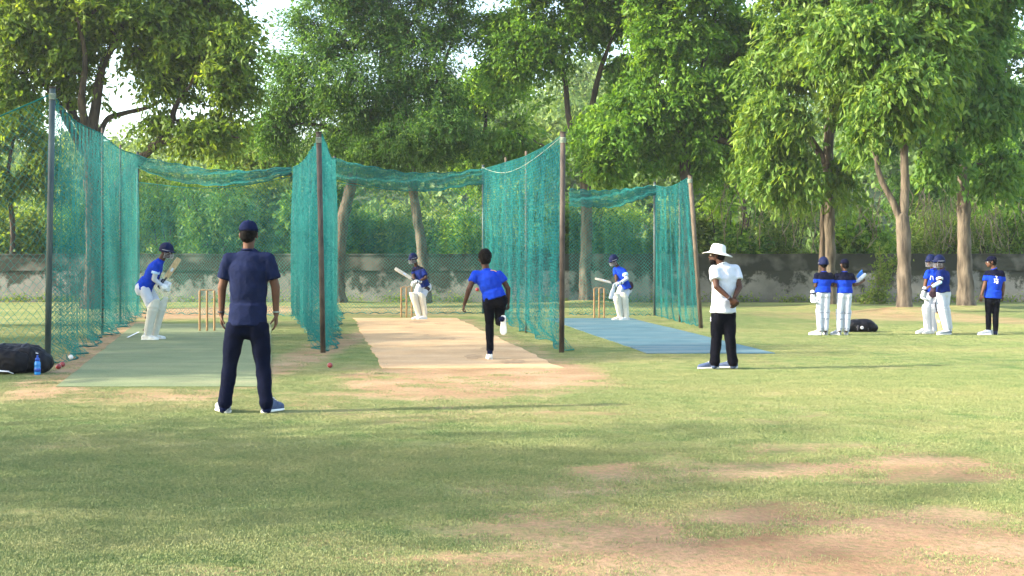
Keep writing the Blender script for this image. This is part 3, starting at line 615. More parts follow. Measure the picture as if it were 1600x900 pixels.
spec = [(20, 55, 300, 60, 'leaf_scrub', 'bright bush behind the wall seen through the leftmost net'), (110, 57, 285, 60, 'leaf_bright', 'bright bush behind the wall beyond the first tall post'),
        (200, 55, 275, 55, 'leaf_scrub', 'yellowish bush behind the wall at the back corner of the left net'), (270, 56, 290, 60, 'leaf_bright', 'dense bush behind the wall to the right of the crouching tall batter'),
        (350, 54.5, 270, 60, 'leaf_dark', 'dark leafy bush behind the wall above the navy-shirted man'), (430, 57, 262, 60, 'leaf_scrub', 'olive bush behind the wall left of the middle net posts'),
        (500, 55, 280, 50, 'leaf_dark', 'shaded bush behind the wall at the central posts'), (580, 55.5, 290, 60, 'leaf_dark', 'dark bush behind the wall right of the swerving trunk'),
        (660, 56, 275, 60, 'leaf_scrub', 'bush behind the wall above the middle batter'), (740, 55, 300, 60, 'leaf_bright', 'bush behind the wall above the bowler'),
        (820, 57, 270, 60, 'leaf_scrub', 'bush behind the wall behind the right hand side net of the middle lane'), (900, 55, 300, 55, 'leaf_dark', 'bush behind the wall at the brown trunk in the right net'),
        (980, 56, 310, 60, 'leaf_bright', 'bright bush behind the wall above the right batter'), (1060, 55, 320, 55, 'leaf_scrub', 'bush behind the wall at the leaning wooden pole'),
        (1140, 56, 300, 60, 'leaf_bright', 'bush behind the wall above the white hat'), (1220, 55, 320, 55, 'leaf_scrub', 'bush behind the wall left of the two-tone trunk'),
        (1345, 55, 325, 50, 'leaf_bright', 'bush behind the wall between the two-tone and the forked trunk'), (1460, 56, 300, 55, 'leaf_scrub', 'dry looking bush behind the wall above the helmeted pair'),
        (1560, 55, 290, 60, 'leaf_scrub', 'dry looking bush behind the wall above the man in the cap')]
rb = random.Random(5)
for i, (px, dd, top, rx, lf, lab) in enumerate(spec):
    k_ = rb.choice((.15, .22, .30, .36)); bush(px, dd + rb.uniform(-.8, 2.5), top + rb.uniform(-38, 40), rx * rb.uniform(.8, 1.15), lf, 200 + i, lab, n_=95, ln=k_, per=int(92 * (.22 / k_) ** .7))
# dry vines hanging over the scrub on the right
def vines(name, x0, x1, y0, y1, dd, n_, seed, label):
    rs = random.Random(seed); mb = MB()
    for i in range(n_):
        px = rs.uniform(x0, x1); py = rs.uniform(y0, y0 + (y1 - y0) * .4); q = []; dx = rs.uniform(-4, 4)
        for k_ in range(7): q.append(W(px, py, dd + rs.uniform(-.4, .4))); px += dx + rs.uniform(-7, 7); py += (y1 - y0) / 9 * rs.uniform(.5, 1.3); py = min(py, 396)
        mb.tube(bez(q, 2), rs.uniform(.008, .022), 4, cap='flat')
    o = obj(name, mb, 'dry_vine'); tag(o, label, 'vine', kind='stuff')
vines('dry_vines', 1130, 1290, 250, 395, 53.6, 34, 5, 'tangle of pale dry vines hanging behind the wall left of the two-tone trunk')
vines('dry_vines', 1330, 1400, 290, 395, 53.6, 16, 7, 'pale dry vines hanging between the two-tone and forked trunks')
vines('dry_vines', 1425, 1600, 280, 395, 53.6, 60, 6, 'tangle of dry vines and stems behind the wall at the right edge')
# sapling growing against the wall
t = thing('climbing_plant', G(1375, 475), 'yellow-green climbing plant growing up the wall left of the forked trunk', 'plant')
B0 = Vector(G(1375, 475)); mb = MB(); rs = np.random.default_rng(77); C_, D_ = [], []
for pts in ([(1374, 474), (1372, 440), (1376, 410), (1374, 385)], [(1372, 440), (1385, 422), (1402, 408), (1410, 405)], [(1376, 474), (1382, 450), (1380, 430)], [(1350, 474), (1360, 462), (1372, 458)]):
    pp = [W(x, y, dep(475)) - B0 for x, y in pts]; q = bez(pp, 5); mb.tube(q, [.035 + (.012 - .035) * i / (len(q) - 1) for i in range(len(q))], 6)
    for p in q:
        for _ in range(26): C_.append(np.array(p) + rs.normal(size=3) * .16); D_.append(rs.normal(size=3) + np.array([0, 0, -.3]))
obj('stem', mb, 'dry_vine', t); leaves('foliage', np.array(C_), np.array(D_), .17, .07, 'leaf_scrub', t, .6 + rs.normal(size=len(C_)) * .2, rs)
# weeds along the foot of the wall
C_ = []; rs = np.random.default_rng(78)
for i in range(230):
    x = rs.uniform(-24, 24); C_.append(np.array([x, WD - .35, .1]) + rs.normal(size=(30, 3)) * np.array([.25, .12, .10 + .08 * rs.random()]))
C_ = np.concatenate(C_); C_ = C_[C_[:, 2] > .02]; o = leaves('weeds', C_, rs.normal(size=C_.shape) + np.array([0, 0, .7]), .14, .05, 'leaf_scrub', None, .5 + rs.normal(size=len(C_)) * .2, rs)
tag(o, 'low weeds growing along the foot of the boundary wall', 'weeds')
# --- wooded hill
hx = np.linspace(-150, 150, 90); hy = np.linspace(66, 190, 40); HX, HY = np.meshgrid(hx, hy)
def hillz(X, Y):
    r = 15.5 + 4.5 * np.sin(X * .035 + .6) + 2 * np.sin(X * .11 + 1)
    return np.clip((Y - 70) / 60, 0, 1) ** .8 * r
HZ_ = hillz(HX, HY); V = np.stack([HX, HY, HZ_ - .3], -1).reshape(-1, 3); ny, nx = HX.shape; ii = (np.arange(ny - 1)[:, None] * nx + np.arange(nx - 1)[None]).ravel()
noise_mat('hill_soil', (.035, .06, .025), (.07, .10, .04), .4, .95, .5)
o = raw('hill', V, np.stack([ii, ii + 1, ii + nx + 1, ii + nx], 1).ravel(), 4, 'hill_soil', smooth=True); tag(o, kind='structure')
rs = np.random.default_rng(90); C_, D_, T_ = [], [], []
for i in range(400):
    y = rs.uniform(68, 135); x = rs.uniform(-.52, .52) * y; z = float(hillz(np.array(x), np.array(y))); r = rs.uniform(1.8, 3.4); nn = 260
    d_ = rs.normal(size=(nn, 3)); d_ /= np.linalg.norm(d_, axis=1, keepdims=True); lump = 1 + .25 * np.sin(d_[:, 0] * 5 + i) * np.sin(d_[:, 2] * 6 + i * 2)
    C_.append(d_ * (r * lump * rs.random(nn) ** .25)[:, None] * np.array([1, 1, .85]) + np.array([x, y, z + r * .5])); D_.append(d_ + rs.normal(size=(nn, 3)) * .8)
    T_.append(np.full(nn, .45 + rs.normal() * .17) + rs.normal(size=nn) * .13)
o = leaves('hillside_wood', np.concatenate(C_), np.concatenate(D_), .62, .36, 'leaf_far', None, np.concatenate(T_), rs)
tag(o, 'dense woodland covering the hill behind the ground', 'wood')

# --- trees standing outside the picture on the left; their shade falls across the lawn
def shade(x, y, s_, seed, h=6.5, nc=170):
    b0 = (x, y, 0); k_ = s_
    return tree('spreading tree left of the ground, casting shade on the lawn', 'shade_tree', b0,
         [([b0, (x + .1, y, 1.6), (x - .1, y + .1, h * .45), (x, y, h * .8)], .25 * k_, .12)],
         [(x, y, h, 2.6 * k_, 2.0 * k_, 1.7 * k_), (x - 1.6 * k_, y + .8, h * .85, 1.6 * k_, 1.5 * k_, 1.2 * k_), (x + 1.6 * k_, y - .8, h * .9, 1.7 * k_, 1.4 * k_, 1.2 * k_)],
         int(nc * s_ * (.5 if y < 8 else .65)), (24 if y < 8 else 58), .28, .12, 'leaf_olive', 'bark_dark', seed, group='shade trees left of the view', sig=.5, gap=-.1)
SHADE = [(-12.3, 6.4, .95, 301, 5.6), (-17.0, 4.6, 1.0, 302, 8.6), (-15.8, 14.5, .85, 304, 5.6), (-16.5, 20.5, .95, 305, 5.6),
         (-20.5, 14.6, .75, 306, 8.4), (-21.0, 20.6, .6, 307, 9.0), (-26.0, 14.0, 1.0, 308, 13.6), (-19.5, 27.5, .9, 309, 6.6)]
for x, y, s_, sd_, h in SHADE: shade(x, y, s_, sd_, h)

# ------------------------------------------------------------------ practice nets
def net_mesh(S, lu, lv, cell=.09, w_=.006, seed=1, pre=(0, 0, 0)):
    """knotted diamond netting on the surface S(u, v); lu, lv its size in metres"""
    rs = np.random.default_rng(seed); nu = max(2, int(lu / cell)); nv = max(2, int(lv / (cell * .55)))
    j, i = np.meshgrid(np.arange(nv + 1), np.arange(nu + 1), indexing='ij')
    U = np.clip((i + .5 * (j % 2)) / nu, 0, 1); Vv = j / nv; Pn = S(U, Vv) + rs.normal(size=(nv + 1, nu + 1, 3)) * cell * .02
    A1, B1 = Pn[:-1], Pn[1:]
    nxt = np.where((j[:-1] % 2) == 0, i[:-1] - 1, i[:-1] + 1)
    ok = (nxt >= 0) & (nxt <= nu); B2 = Pn[1:][np.arange(nv)[:, None], np.clip(nxt, 0, nu)]
    A = np.concatenate([A1.reshape(-1, 3), A1[ok]]); B = np.concatenate([B1.reshape(-1, 3), B2[ok]])
    T = B - A; T /= (np.linalg.norm(T, axis=1, keepdims=True) + 1e-9); s_ = np.cross(T, rs.normal(size=T.shape) * .35 + np.array([.45, .85, .1])); s_ /= (np.linalg.norm(s_, axis=1, keepdims=True) + 1e-9)
    s_ *= w_ / 2 * rs.uniform(.92, 1.08, (len(A), 1))
    V = np.stack([A - s_, A + s_, B + s_, B - s_], 1).reshape(-1, 3); return V, np.arange(len(V))
def net(name, label, S, lu, lv, mat='net_teal', cell=.09, w_=.006, seed=1, ropes=True, rw=.012, group='nets of the practice lanes'):
    V, L = net_mesh(S, lu, lv, cell, w_, seed); o = raw(name, V, L, 4, mat); tag(o, label, 'net', group)
    if ropes:
        for v_ in (0, 1):
            u = np.linspace(0, 1, 60); q = S(u[None], np.full((1, 60), float(v_)))[0]; mb = MB(); mb.tube(q, rw, 5, cap='flat'); obj('edge_rope', mb, mat, o)
    return o
def wave(seed): rs = np.random.default_rng(seed); return rs.uniform(0, 6.28, 8)
def side_net(A, B, za, zb, amp, npl, seed, sag=.25, flare=.25, bow=0, nsag=1, topfn=None, lift=0.0, lean=0.0):
    A, B = np.array(A, float), np.array(B, float); L_ = np.linalg.norm(B - A); T = (B - A) / L_; Nn = np.array([T[1], -T[0]]); ph = wave(seed)
    def S(u, v):
        zt = (topfn(u) if topfn else za + (zb - za) * u) - sag * np.abs(np.sin(np.pi * u * nsag)) ** 1.2
        env = .45 + .55 * np.clip(np.sin(u * 9 + ph[0]) * .6 + np.sin(u * 23 + ph[1]) * .5 + .4, 0, 1)
        off = amp * env * (np.sin(2 * np.pi * npl * u + ph[2] + 1.3 * np.sin(v * 2 + ph[3])) + .2 * np.sin(2 * np.pi * npl * 2.3 * u + ph[4] + v * 2)) * (.25 + .75 * np.clip(v * 3, 0, 1)) + bow * np.sin(np.pi * u) * v
        zb_ = lift + .03 * np.sin(u * 70 + ph[5]) + .02; k_ = np.clip((v - .93) / .07, 0, 1); off = off + flare * k_ * (.5 + .5 * np.sin(u * 40 + ph[6]))
        x = A[0] + (B[0] - A[0]) * u + Nn[0] * off + lean * (1 - u) * (1 - v); y = A[1] + (B[1] - A[1]) * u + Nn[1] * off
        return np.stack([x, y, zt + (zb_ - zt) * v], -1)
    return S, L_
def gx(px, py): p = P(px, py); return (p.x, p.y)
pA, pE, pM, pML, pMR, pR, pRF = gx(78, 570), gx(215, 490), gx(503, 550), gx(458, 494), gx(523, 490), gx(878, 550), gx(755, 490)
pW, pWF = gx(1095, 512), gx(1023, 493); ztop = lambda p, py: EYE - (py - HZ) / F * p[1]
zA, zE, zM, zML, zMR, zR, zRF = ztop(pA, 143), ztop(pE, 240), ztop(pM, 210), ztop(pML, 262), ztop(pMR, 247), ztop(pR, 210), ztop(pRF, 262)
zW, zWF = ztop(pW, 278), ztop(pWF, 290)
# height of the left net's top edge, read from its posts
def left_top(u):
    d_ = pA[1] + (pE[1] - pA[1]) * u; px = 800 + F * (pA[0] + (pE[0] - pA[0]) * u) / d_
    return EYE - (np.interp(px, [78, 95, 118, 157, 187, 215], [143, 166, 188, 204, 230, 242]) - HZ) / F * d_
def mid_top(u):
    d_ = pR[1] + (pRF[1] - pR[1]) * u; px = 800 + F * (pR[0] + (pRF[0] - pR[0]) * u) / d_
    return EYE - (np.interp(px, [755, 790, 820, 850, 865, 878], [264, 252, 243, 229, 221, 212]) - HZ) / F * d_
S, L_ = side_net(pA, pE, zA, zE, .15, 34, 1, sag=.06, topfn=left_top); net('side_net', 'tall dense teal net running back along the left side of the green mat', S, L_ * 1.1, 4.4, seed=1, cell=.078, w_=.0062)
pL = (-11.2, 17.6)
S, L_ = side_net(pA, pL, zA - .05, 2.6, .03, 4, 2, sag=.25, flare=.05); net('side_net', 'open hexagonal net stretching left from the tall left post to the picture edge', S, L_, 3.6, 'net_green', seed=2, cell=.105, w_=.0055)
S, L_ = side_net(pM, pML, zM, zML, .13, 22, 3, sag=.12); net('side_net', 'gathered teal net closing the right side of the left lane', S, L_ * 1.1, 3.8, 'net_teal', seed=3, cell=.085, w_=.0060)
S, L_ = side_net(pM, pMR, zM, zMR, .11, 24, 4, sag=.15); net('side_net', 'gathered teal net closing the left side of the middle lane', S, L_ * 1.1, 3.8, seed=4, cell=.085, w_=.0060)
S, L_ = side_net(pR, pRF, zR, zRF, .022, 9, 5, sag=.03, topfn=mid_top); net('side_net', 'teal net between the middle lane and the right lane', S, L_ * 1.02, 3.9, seed=5, cell=.11, w_=.008)
S, L_ = side_net(pW, pWF, zW, zWF, .035, 7, 6, sag=.12, lean=-.30, flare=.05); net('side_net', 'teal net on the far right beside the leaning wooden pole', S, L_ * 1.05, 3.5, seed=6, cell=.09, w_=.007)
def back(A, B, z, seed, label, mat='net_green'):
    S, L_ = side_net(A, B, z, z, .035, 7, seed, sag=.25, flare=.1); net('back_net', label, S, L_, z, mat, seed=seed, cell=.10, w_=.0085)
back(pE, pML, 4.1, 11, 'fine back net behind the tall crouching batter'); back(pMR, pRF, 4.1, 12, 'fine back net behind the middle batter')
pR3 = gx(889, 492); back(pR3, pWF, 3.7, 13, 'fine back net behind the right batter')
def band(A, B, tops, bots, label, seed, cell=.08, w_=.010):
    """loose strip of netting slung between the posts: rows of its upper and lower edge in the photograph"""
    A, B = np.array(A), np.array(B); ph = wave(seed)
    def S(u, v):
        d_ = A[1] + (B[1] - A[1]) * u; x = A[0] + (B[0] - A[0]) * u; px = 800 + F * x / d_
        zt = EYE - (np.interp(px, *zip(*tops)) - HZ) / F * d_; zb_ = EYE - (np.interp(px, *zip(*bots)) - HZ) / F * d_
        off = .14 * np.sin(v * 9 + u * 6 + ph[0]) + .08 * np.sin(v * 17 + ph[1] + u * 15)
        return np.stack([x + 0 * v, d_ - .25 + off, zt + (zb_ - zt) * v + .02 * np.sin(u * 50)], -1)
    net('top_band_net', label, S, abs(B[0] - A[0]) * 1.05, 2.4, seed=seed, cell=cell, w_=w_)
band(pE, pML, [(190, 238), (250, 252), (330, 266), (400, 268), (462, 262)], [(190, 244), (220, 265), (280, 285), (340, 292), (400, 288), (462, 270)], 'sagging teal net strip slung across the back of the left lane', 21)
band(pMR, pRF, [(520, 247), (560, 258), (640, 272), (700, 271), (760, 263)], [(520, 280), (560, 288), (620, 298), (680, 299), (760, 287)], 'sagging teal net strip slung across the back of the middle lane', 22)
band(pR3, pWF, [(880, 297), (940, 299), (1025, 291)], [(880, 322), (960, 325), (1025, 303)], 'sagging teal net strip slung across the back of the right lane', 23)
# roof netting of the left lane and the loose strip along the middle lane
def quad_net(a, b, c, d, sagv, label, seed, cell=.12, w_=.006):
    a, b, c, d = [np.array(q, float) for q in (a, b, c, d)]
    def S(u, v):
        u_, v_ = u[..., None], v[..., None]; p = (a * (1 - u_) + b * u_) * (1 - v_) + (d * (1 - u_) + c * u_) * v_
        p[..., 2] -= sagv * np.sin(np.pi * u) * (.3 + .7 * np.sin(np.pi * v)); return p
    net('roof_net', label, S, np.linalg.norm(b - a), np.linalg.norm(d - a), 'net_green', seed=seed, cell=cell, w_=w_, ropes=False)
def post(px, py, ptop, r, mat, label, lean=0, name='net_post', nb=False):
    b_ = P(px, py); zt = EYE - (ptop - HZ) / F * b_.y; t = thing(name, b_, label, 'post', 'posts of the practice nets'); mb = MB()
    mb.tube([(0, 0, -.15), (lean * .5 * b_.y / F, 0, zt * .5), (lean * b_.y / F, 0, zt)], r, 12, cap='flat'); obj('pole', mb, mat, t)
    if r > .035:
        mb = MB(); mb.tube([(lean * b_.y / F, 0, zt), (lean * b_.y / F, 0, zt + .02)], r * 1.15, 12, cap='flat'); obj('cap', mb, 'post_rust', t)
        mb = MB()
        for k_ in range(5): z_ = zt - .08 - k_ * .018; mb.tube([(lean * b_.y / F + r * 1.08 * math.cos(a_), r * 1.08 * math.sin(a_), z_) for a_ in np.linspace(0, 6.28, 13)], .008, 4, cap='flat')
        obj('rope_lashing', mb, 'rope', t)
    return t
post(74, 570, 138, .042, 'post_paint', 'tall dark green painted post at the front of the left net', 8)
post(505, 551, 208, .043, 'post_rust', 'rusty dark post standing between the left and middle lanes', -7)
post(877.5, 551, 208, .043, 'post_rust', 'dark front post between the middle and right lanes', 2)
post(1096, 513, 275, .05, 'wood_pole', 'leaning rough wooden pole at the front of the right net', -18)
post(215, 490, 238, .042, 'post_paint', 'dark back corner post behind the tall crouching batter'); post(458, 494, 260, .035, 'post_paint', 'thin back post at the right back corner of the left lane', 2)
post(486, 505, 240, .035, 'post_paint', 'thin post inside the gathered net left of the rusty post', -2); post(523, 490, 245, .042, 'post_paint', 'back post right of the rusty post at the corner of the middle lane')
post(755, 490, 258, .042, 'post_paint', 'dark back post just above the bowler'); post(1023, 493, 285, .04, 'post_paint', 'thin green back post in the right net')
for px, py, pt, lab in ((160, 522, 200, 'first thin support pole behind the tall left net'), (188, 506, 226, 'second thin support pole farther along the tall left net'), (822, 520, 236, 'thin support pole inside the net left of the right post'), (790, 503, 246, 'thin support pole of the middle lane net, nearest its back corner'), (1062, 503, 287, 'thin grey pole between the wooden pole and the green back post')):
    b_ = P(px, py); post(px, py, pt, .026, 'wood_pole' if px > 700 else 'post_rust', lab, name='support_pole')
mb = MB(); a_, c_ = Vector((pR[0], pR[1], zR - .03)), Vector((pRF[0], pRF[1], zRF)); mb.tube([a_.lerp(c_, t_) - Vector((0, 0, .35 * math.sin(math.pi * t_))) for t_ in np.linspace(0, 1, 14)], .007, 4)
o = obj('net_rope', mb, 'rope'); tag(o, 'pale rope sagging from the right front post back to the thin back post', 'rope')

# ------------------------------------------------------------------ wickets, balls, bottle, bags
def wicket(pts, ztop_px, label):
    c = P(sum(p[0] for p in pts) / 3, pts[1][1]); t = thing('wicket', c, label, 'stumps', 'wickets'); tops = []
    for px, py in pts:
        b_ = P(px, py); q = b_ - c; h = EYE - (ztop_px - HZ) / F * b_.y; mb = MB()
        mb.tube([(q.x, q.y, -.03), (q.x, q.y, .05), (q.x, q.y, h - .04), (q.x, q.y, h - .012), (q.x, q.y, h)], [.023, .024, .024, .024, .015], 10, cap='flat'); obj('stump', mb, 'stump_wood', t); tops.append((q.x, q.y, h))
        mb = MB(); mb.tube([(q.x, q.y, h - .07), (q.x, q.y, h - .055)], .0255, 10, cap='flat')
    for a_, b_ in ((0, 1), (1, 2)):
        a1, b1 = np.array(tops[a_]), np.array(tops[b_]); mb = MB(); L_ = b1 - a1; mb.tube([a1 + L_ * k_ + np.array([0, 0, .012]) for k_ in (0, .2, .3, .5, .7, .8, 1)], [.007, .007, .013, .011, .013, .007, .007], 8); obj('bail', mb, 'stump_wood', t)
wicket([(312, 517.5), (323.5, 517.5), (335, 517.5)], 454, 'three wooden stumps with bails on the green mat beside the navy-shirted man')
wicket([(627, 496), (635.2, 496), (643.3, 496)], 449, 'three wooden stumps at the far end of the clay pitch'); wicket([(928.5, 497.7), (936.2, 497.7), (944, 497.7)], 450.5, 'three wooden stumps on the blue mat')
def ball(px, py, d_, z_, mat, label):
    x = (px - 800) / F * d_; z = z_ if z_ is not None else EYE - (py - HZ) / F * d_; t = thing('cricket_ball', (x, d_, z), label, 'ball'); mb = MB(); mb.ell((0, 0, 0), (.038,) * 3, None, 18, 12); obj('cover', mb, mat, t)
    mb = MB()
    for k_ in (-.004, .004): mb.tube([(math.cos(a) * .0382, math.sin(a) * .0382, k_) for a in np.linspace(0, 6.28, 20)], .0013, 4, cap='flat')
    s_ = obj('seam', mb, 'rope', t); s_.rotation_euler = (.6 + px % 1, .5, 0)
ball(91.5, 575, dep(577), .036, 'ball_red', 'red cricket ball lying nearer the black bag, left of its twin'); ball(97.5, 571, dep(573.5), .036, 'ball_red', 'red cricket ball lying just behind and right of its twin')
ball(110.5, 560, dep(562), .036, 'ball_white', 'white ball lying at the foot of the left net'); ball(515.5, 572.5, dep(575), .036, 'ball_red', 'lone dull red ball on the grass right of the rusty post')
ball(745.6, 452.5, 23, None, 'ball_red', 'red ball in the air left of the bowler')
t = thing('water_bottle', P(58.5, 585.5), 'blue sports water bottle standing in front of the large black bag', 'bottle'); mb = MB(); K = .0117
for z_, r_ in (): pass
mb.tube([(0, 0, 0), (0, 0, .015), (0, 0, .11), (0, 0, .13), (0, 0, .15), (0, 0, .20), (0, 0, .225)], [.046, .05, .05, .045, .05, .048, .033], 20, cap='flat'); obj('body', mb, 'bottle_blue', t)
mb = MB(); mb.tube([(0, 0, .222), (0, 0, .262), (0, 0, .275)], [.036, .036, .022], 18, cap='flat'); mb.tube([(0, 0, .27), (0, 0, .305)], [.013, .016], 12); obj('cap', mb, 'bottle_cap_blue', t)
mb = MB(); mb.tube([(0, 0, .05), (0, 0, .105)], .0507, 20, cap='flat'); obj('printed_band', mb, 'bottle_cap_blue', t); t.scale = (.78, .78, .78)

def duffel(base, x0, x1, hgt, dpt, label, seed, small=False):
    t = thing('kit_bag', base, label, 'bag'); mb = MB(); n_ = 13; pts, rad = [], []
    for i in range(n_):
        u = i / (n_ - 1); x = x0 + .04 + (x1 - x0 - .08) * u; k_ = min(1, .72 + 1.6 * min(u, 1 - u)); pts.append((x, dpt * .05 * math.sin(u * 5 + seed), hgt * .5 * k_ + .0)); rad.append((dpt * .5 * k_, hgt * .5 * k_))
    mb.tube(pts, rad, 20, ref=(0, 1, 0), cap='round'); v = np.concatenate(mb.v)
    z0 = v[:, 2]; v[:, 2] = np.clip(z0, .012, None); v[:, 1] = np.sign(v[:, 1]) * (np.abs(v[:, 1]) / (dpt * .5)) ** .75 * dpt * .5; mb.v = [v]
    body = fuse('bag_body', mb, .015 if not small else .02, 'bag_fabric', t, 2, (.03, 6, 1)); ym = -dpt * .5
    for x in (x0 + (x1 - x0) * .3, x0 + (x1 - x0) * .68):
        mb = MB(); mb.tube(bez([(x, ym * .95, hgt * .1), (x, ym * 1.07, hgt * .5), (x, ym * .6, hgt * .93), (x + .02, 0, hgt * 1.05), (x, -ym * .6, hgt * .92)], 4), [(.022, .007)] * 17, 6, ref=(1, 0, 0), cap='flat'); obj('strap', mb, 'grip_rubber', t)
    mb = MB(); mb.tube(bez([(x0 + .08, 0, hgt * .97), ((x0 + x1) / 2, .01, hgt * 1.03), (x1 - .08, 0, hgt * .97)], 5), .009, 5); obj('zip', mb, 'grip_rubber', t)
    return t, ym
bb = P(38, 585); x0b, x1b = -1.0 + .0, (77 - 38) / F * bb.y
t, ym = duffel((bb.x, bb.y + .25, 0), -.62, x1b - .15, .36, .46, 'large black kit bag with white marks lying against the left post', 1)
mb = MB(); mb.tube([(-.5, ym - .02, .17), (-.3, ym - .09, .18), (-.08, ym - .09, .16), (.0, ym - .02, .15)], [(.06, .13), (.07, .15), (.07, .15), (.05, .12)], 14, ref=(0, 1, 0)); fuse('side_pocket', mb, .014, 'bag_fabric', t, 2, (.015, 8, 1))
def curve_mark(parent, pts, r, mat='print_white', name='mark'): mb = MB(); mb.tube(pts, r, 5); return obj(name, mb, mat, parent)
curve_mark(t, bez([(-.52, ym - .12, .035), (-.40, ym - .15, .06), (-.2, ym - .16, .055), (-.1, ym - .12, .02)], 3), .007, name='piping')
curve_mark(t, [(-.005 + .017 * math.cos(a), ym - .055, .19 + .02 * math.sin(a)) for a in np.linspace(0, 5.4, 12)], .0045); curve_mark(t, [(-.30, ym - .165, .055), (-.14, ym - .16, .048)], .009)
curve_mark(t, [(.14, ym * 1.0, .27), (.165, ym * .99, .265)], .005)
bb = P(1349, 519.5); k_ = bb.y / F
t, ym = duffel((bb.x, bb.y + .2, 0), -21 * k_, 22 * k_, 19.5 * k_, .36, 'small black kit bag with round white marks on the grass beside the capped youth', 2, True)
curve_mark(t, [(-2 * k_ + .028 * math.cos(a), ym - .012, 7.5 * k_ + .028 * math.sin(a)) for a in np.linspace(0, 6.0, 14)], .008); curve_mark(t, [(-2 * k_, ym - .012, 7.5 * k_ - .02), (-2 * k_, ym - .012, 7.5 * k_ + .02)], .007)
curve_mark(t, [(8 * k_ + .028 * math.cos(a), ym - .01, 7.5 * k_ + .026 * math.sin(a)) for a in np.linspace(.5, 6.2, 12)], .008); curve_mark(t, [(-13 * k_, ym + .01, 11 * k_), (-10 * k_, ym - .0, 8 * k_)], .007)

# ------------------------------------------------------------------ people
def shoe(parent, heel, dirv, L_, H_, upper, toe_down=None, up=(0, 0, 1)):
    """a trainer: sole and upper lofted from heel to toe"""
    d_ = unit(dirv); upv = unit(np.array(up, float) - d_ * np.dot(up, d_)); s_ = np.cross(d_, upv); heel = np.array(heel, float)
    st = [(0, .030, .055), (.05, .036, .075), (.2, .038, .088), (.38, .038, .082), (.55, .043, .062), (.72, .049, .050), (.88, .044, .040), (.97, .028, .030), (1.0, .012, .018)]
    def loft(z0f, z1f, gw, name, mat):
        mb = MB(); V = []; sg = 14
        for u, hw, hh in st:
            hw = hw * gw * L_ / .29; z0, z1 = z0f(hh * H_, u), z1f(hh * H_, u)
            for j in range(sg):
                a = 2 * math.pi * j / sg; c, n_ = math.cos(a), math.sin(a); c = math.copysign(abs(c) ** .6, c); n_ = math.copysign(abs(n_) ** .8, n_)
                V.append(heel + d_ * u * L_ + s_ * c * hw + upv * ((z0 + z1) / 2 + n_ * (z1 - z0) / 2))
        Fc = [(i * sg + j, i * sg + (j + 1) % sg, (i + 1) * sg + (j + 1) % sg, (i + 1) * sg + j) for i in range(len(st) - 1) for j in range(sg)]
        Fc += [tuple(range(sg))[::-1], tuple((len(st) - 1) * sg + j for j in range(sg))]; return mb.add(V, Fc), name, mat
    mb, nm, mt = loft(lambda h, u: .012, lambda h, u: h + .018, 1.0, 'shoe', upper); o = obj('shoe', mb, mt, parent)
    mb, nm, mt = loft(lambda h, u: 0, lambda h, u: .026 + .008 * (1 - u), 1.1, 'sole', 'rubber_white'); obj('sole', mb, mt, o)
    mb = MB(); p = heel + d_ * L_ * .55 + upv * (.075 * H_)
    for k_ in range(3): c0 = heel + d_ * L_ * (.42 + .09 * k_) + upv * ((.088 - .013 * k_) * H_ + .006); mb.tube([c0 - s_ * .028, c0 + upv * .006, c0 + s_ * .028], .004, 4)
    obj('laces', mb, 'print_white', o); return o
def hand(mb, wr, dr, palm_n, sc_, curl=.5, thumb=1, grip=False):
    """palm, four bent fingers of unequal length and a thumb from the side of the palm"""
    d_ = unit(dr); n_ = unit(np.array(palm_n, float) - d_ * np.dot(palm_n, d_)); s_ = np.cross(d_, n_); wr = np.array(wr, float)
    mb.tube([wr - d_ * .01 * sc_, wr + d_ * .04 * sc_, wr + d_ * .09 * sc_], [(.026 * sc_, .017 * sc_), (.037 * sc_, .016 * sc_), (.04 * sc_, .014 * sc_)], 10, ref=s_)
    for i, (off, ln) in enumerate(((-.029, .068), (-.010, .078), (.010, .073), (.028, .058))):
        p = wr + d_ * .085 * sc_ + s_ * off * sc_; q = [p]; a = curl * .5 + i * .05
        for k_, f in enumerate((.45, .32, .25)):
            v = d_ * math.cos(a) + n_ * math.sin(a) + s_ * off * 1.5; p = p + v * ln * f * sc_; q.append(p); a += curl * .9
        mb.tube(q, [.0095 * sc_, .009 * sc_, .0085 * sc_, .0075 * sc_], 7)
    p = wr + d_ * .025 * sc_ + s_ * (-.03 * thumb) * sc_; q = [p, p + (d_ * .7 - s_ * .75 * thumb + n_ * .3) * .04 * sc_, p + (d_ * 1.5 - s_ * .95 * thumb + n_ * .8) * .042 * sc_]
    mb.tube(q, [.013 * sc_, .0115 * sc_, .009 * sc_], 7)
def frame(fwd, upv=(0, 0, 1)):
    f = unit(fwd); u = unit(np.array(upv, float) - f * np.dot(upv, f)); s_ = np.cross(f, u); return np.stack([s_, f, u], 1)   # columns: side, forward, up
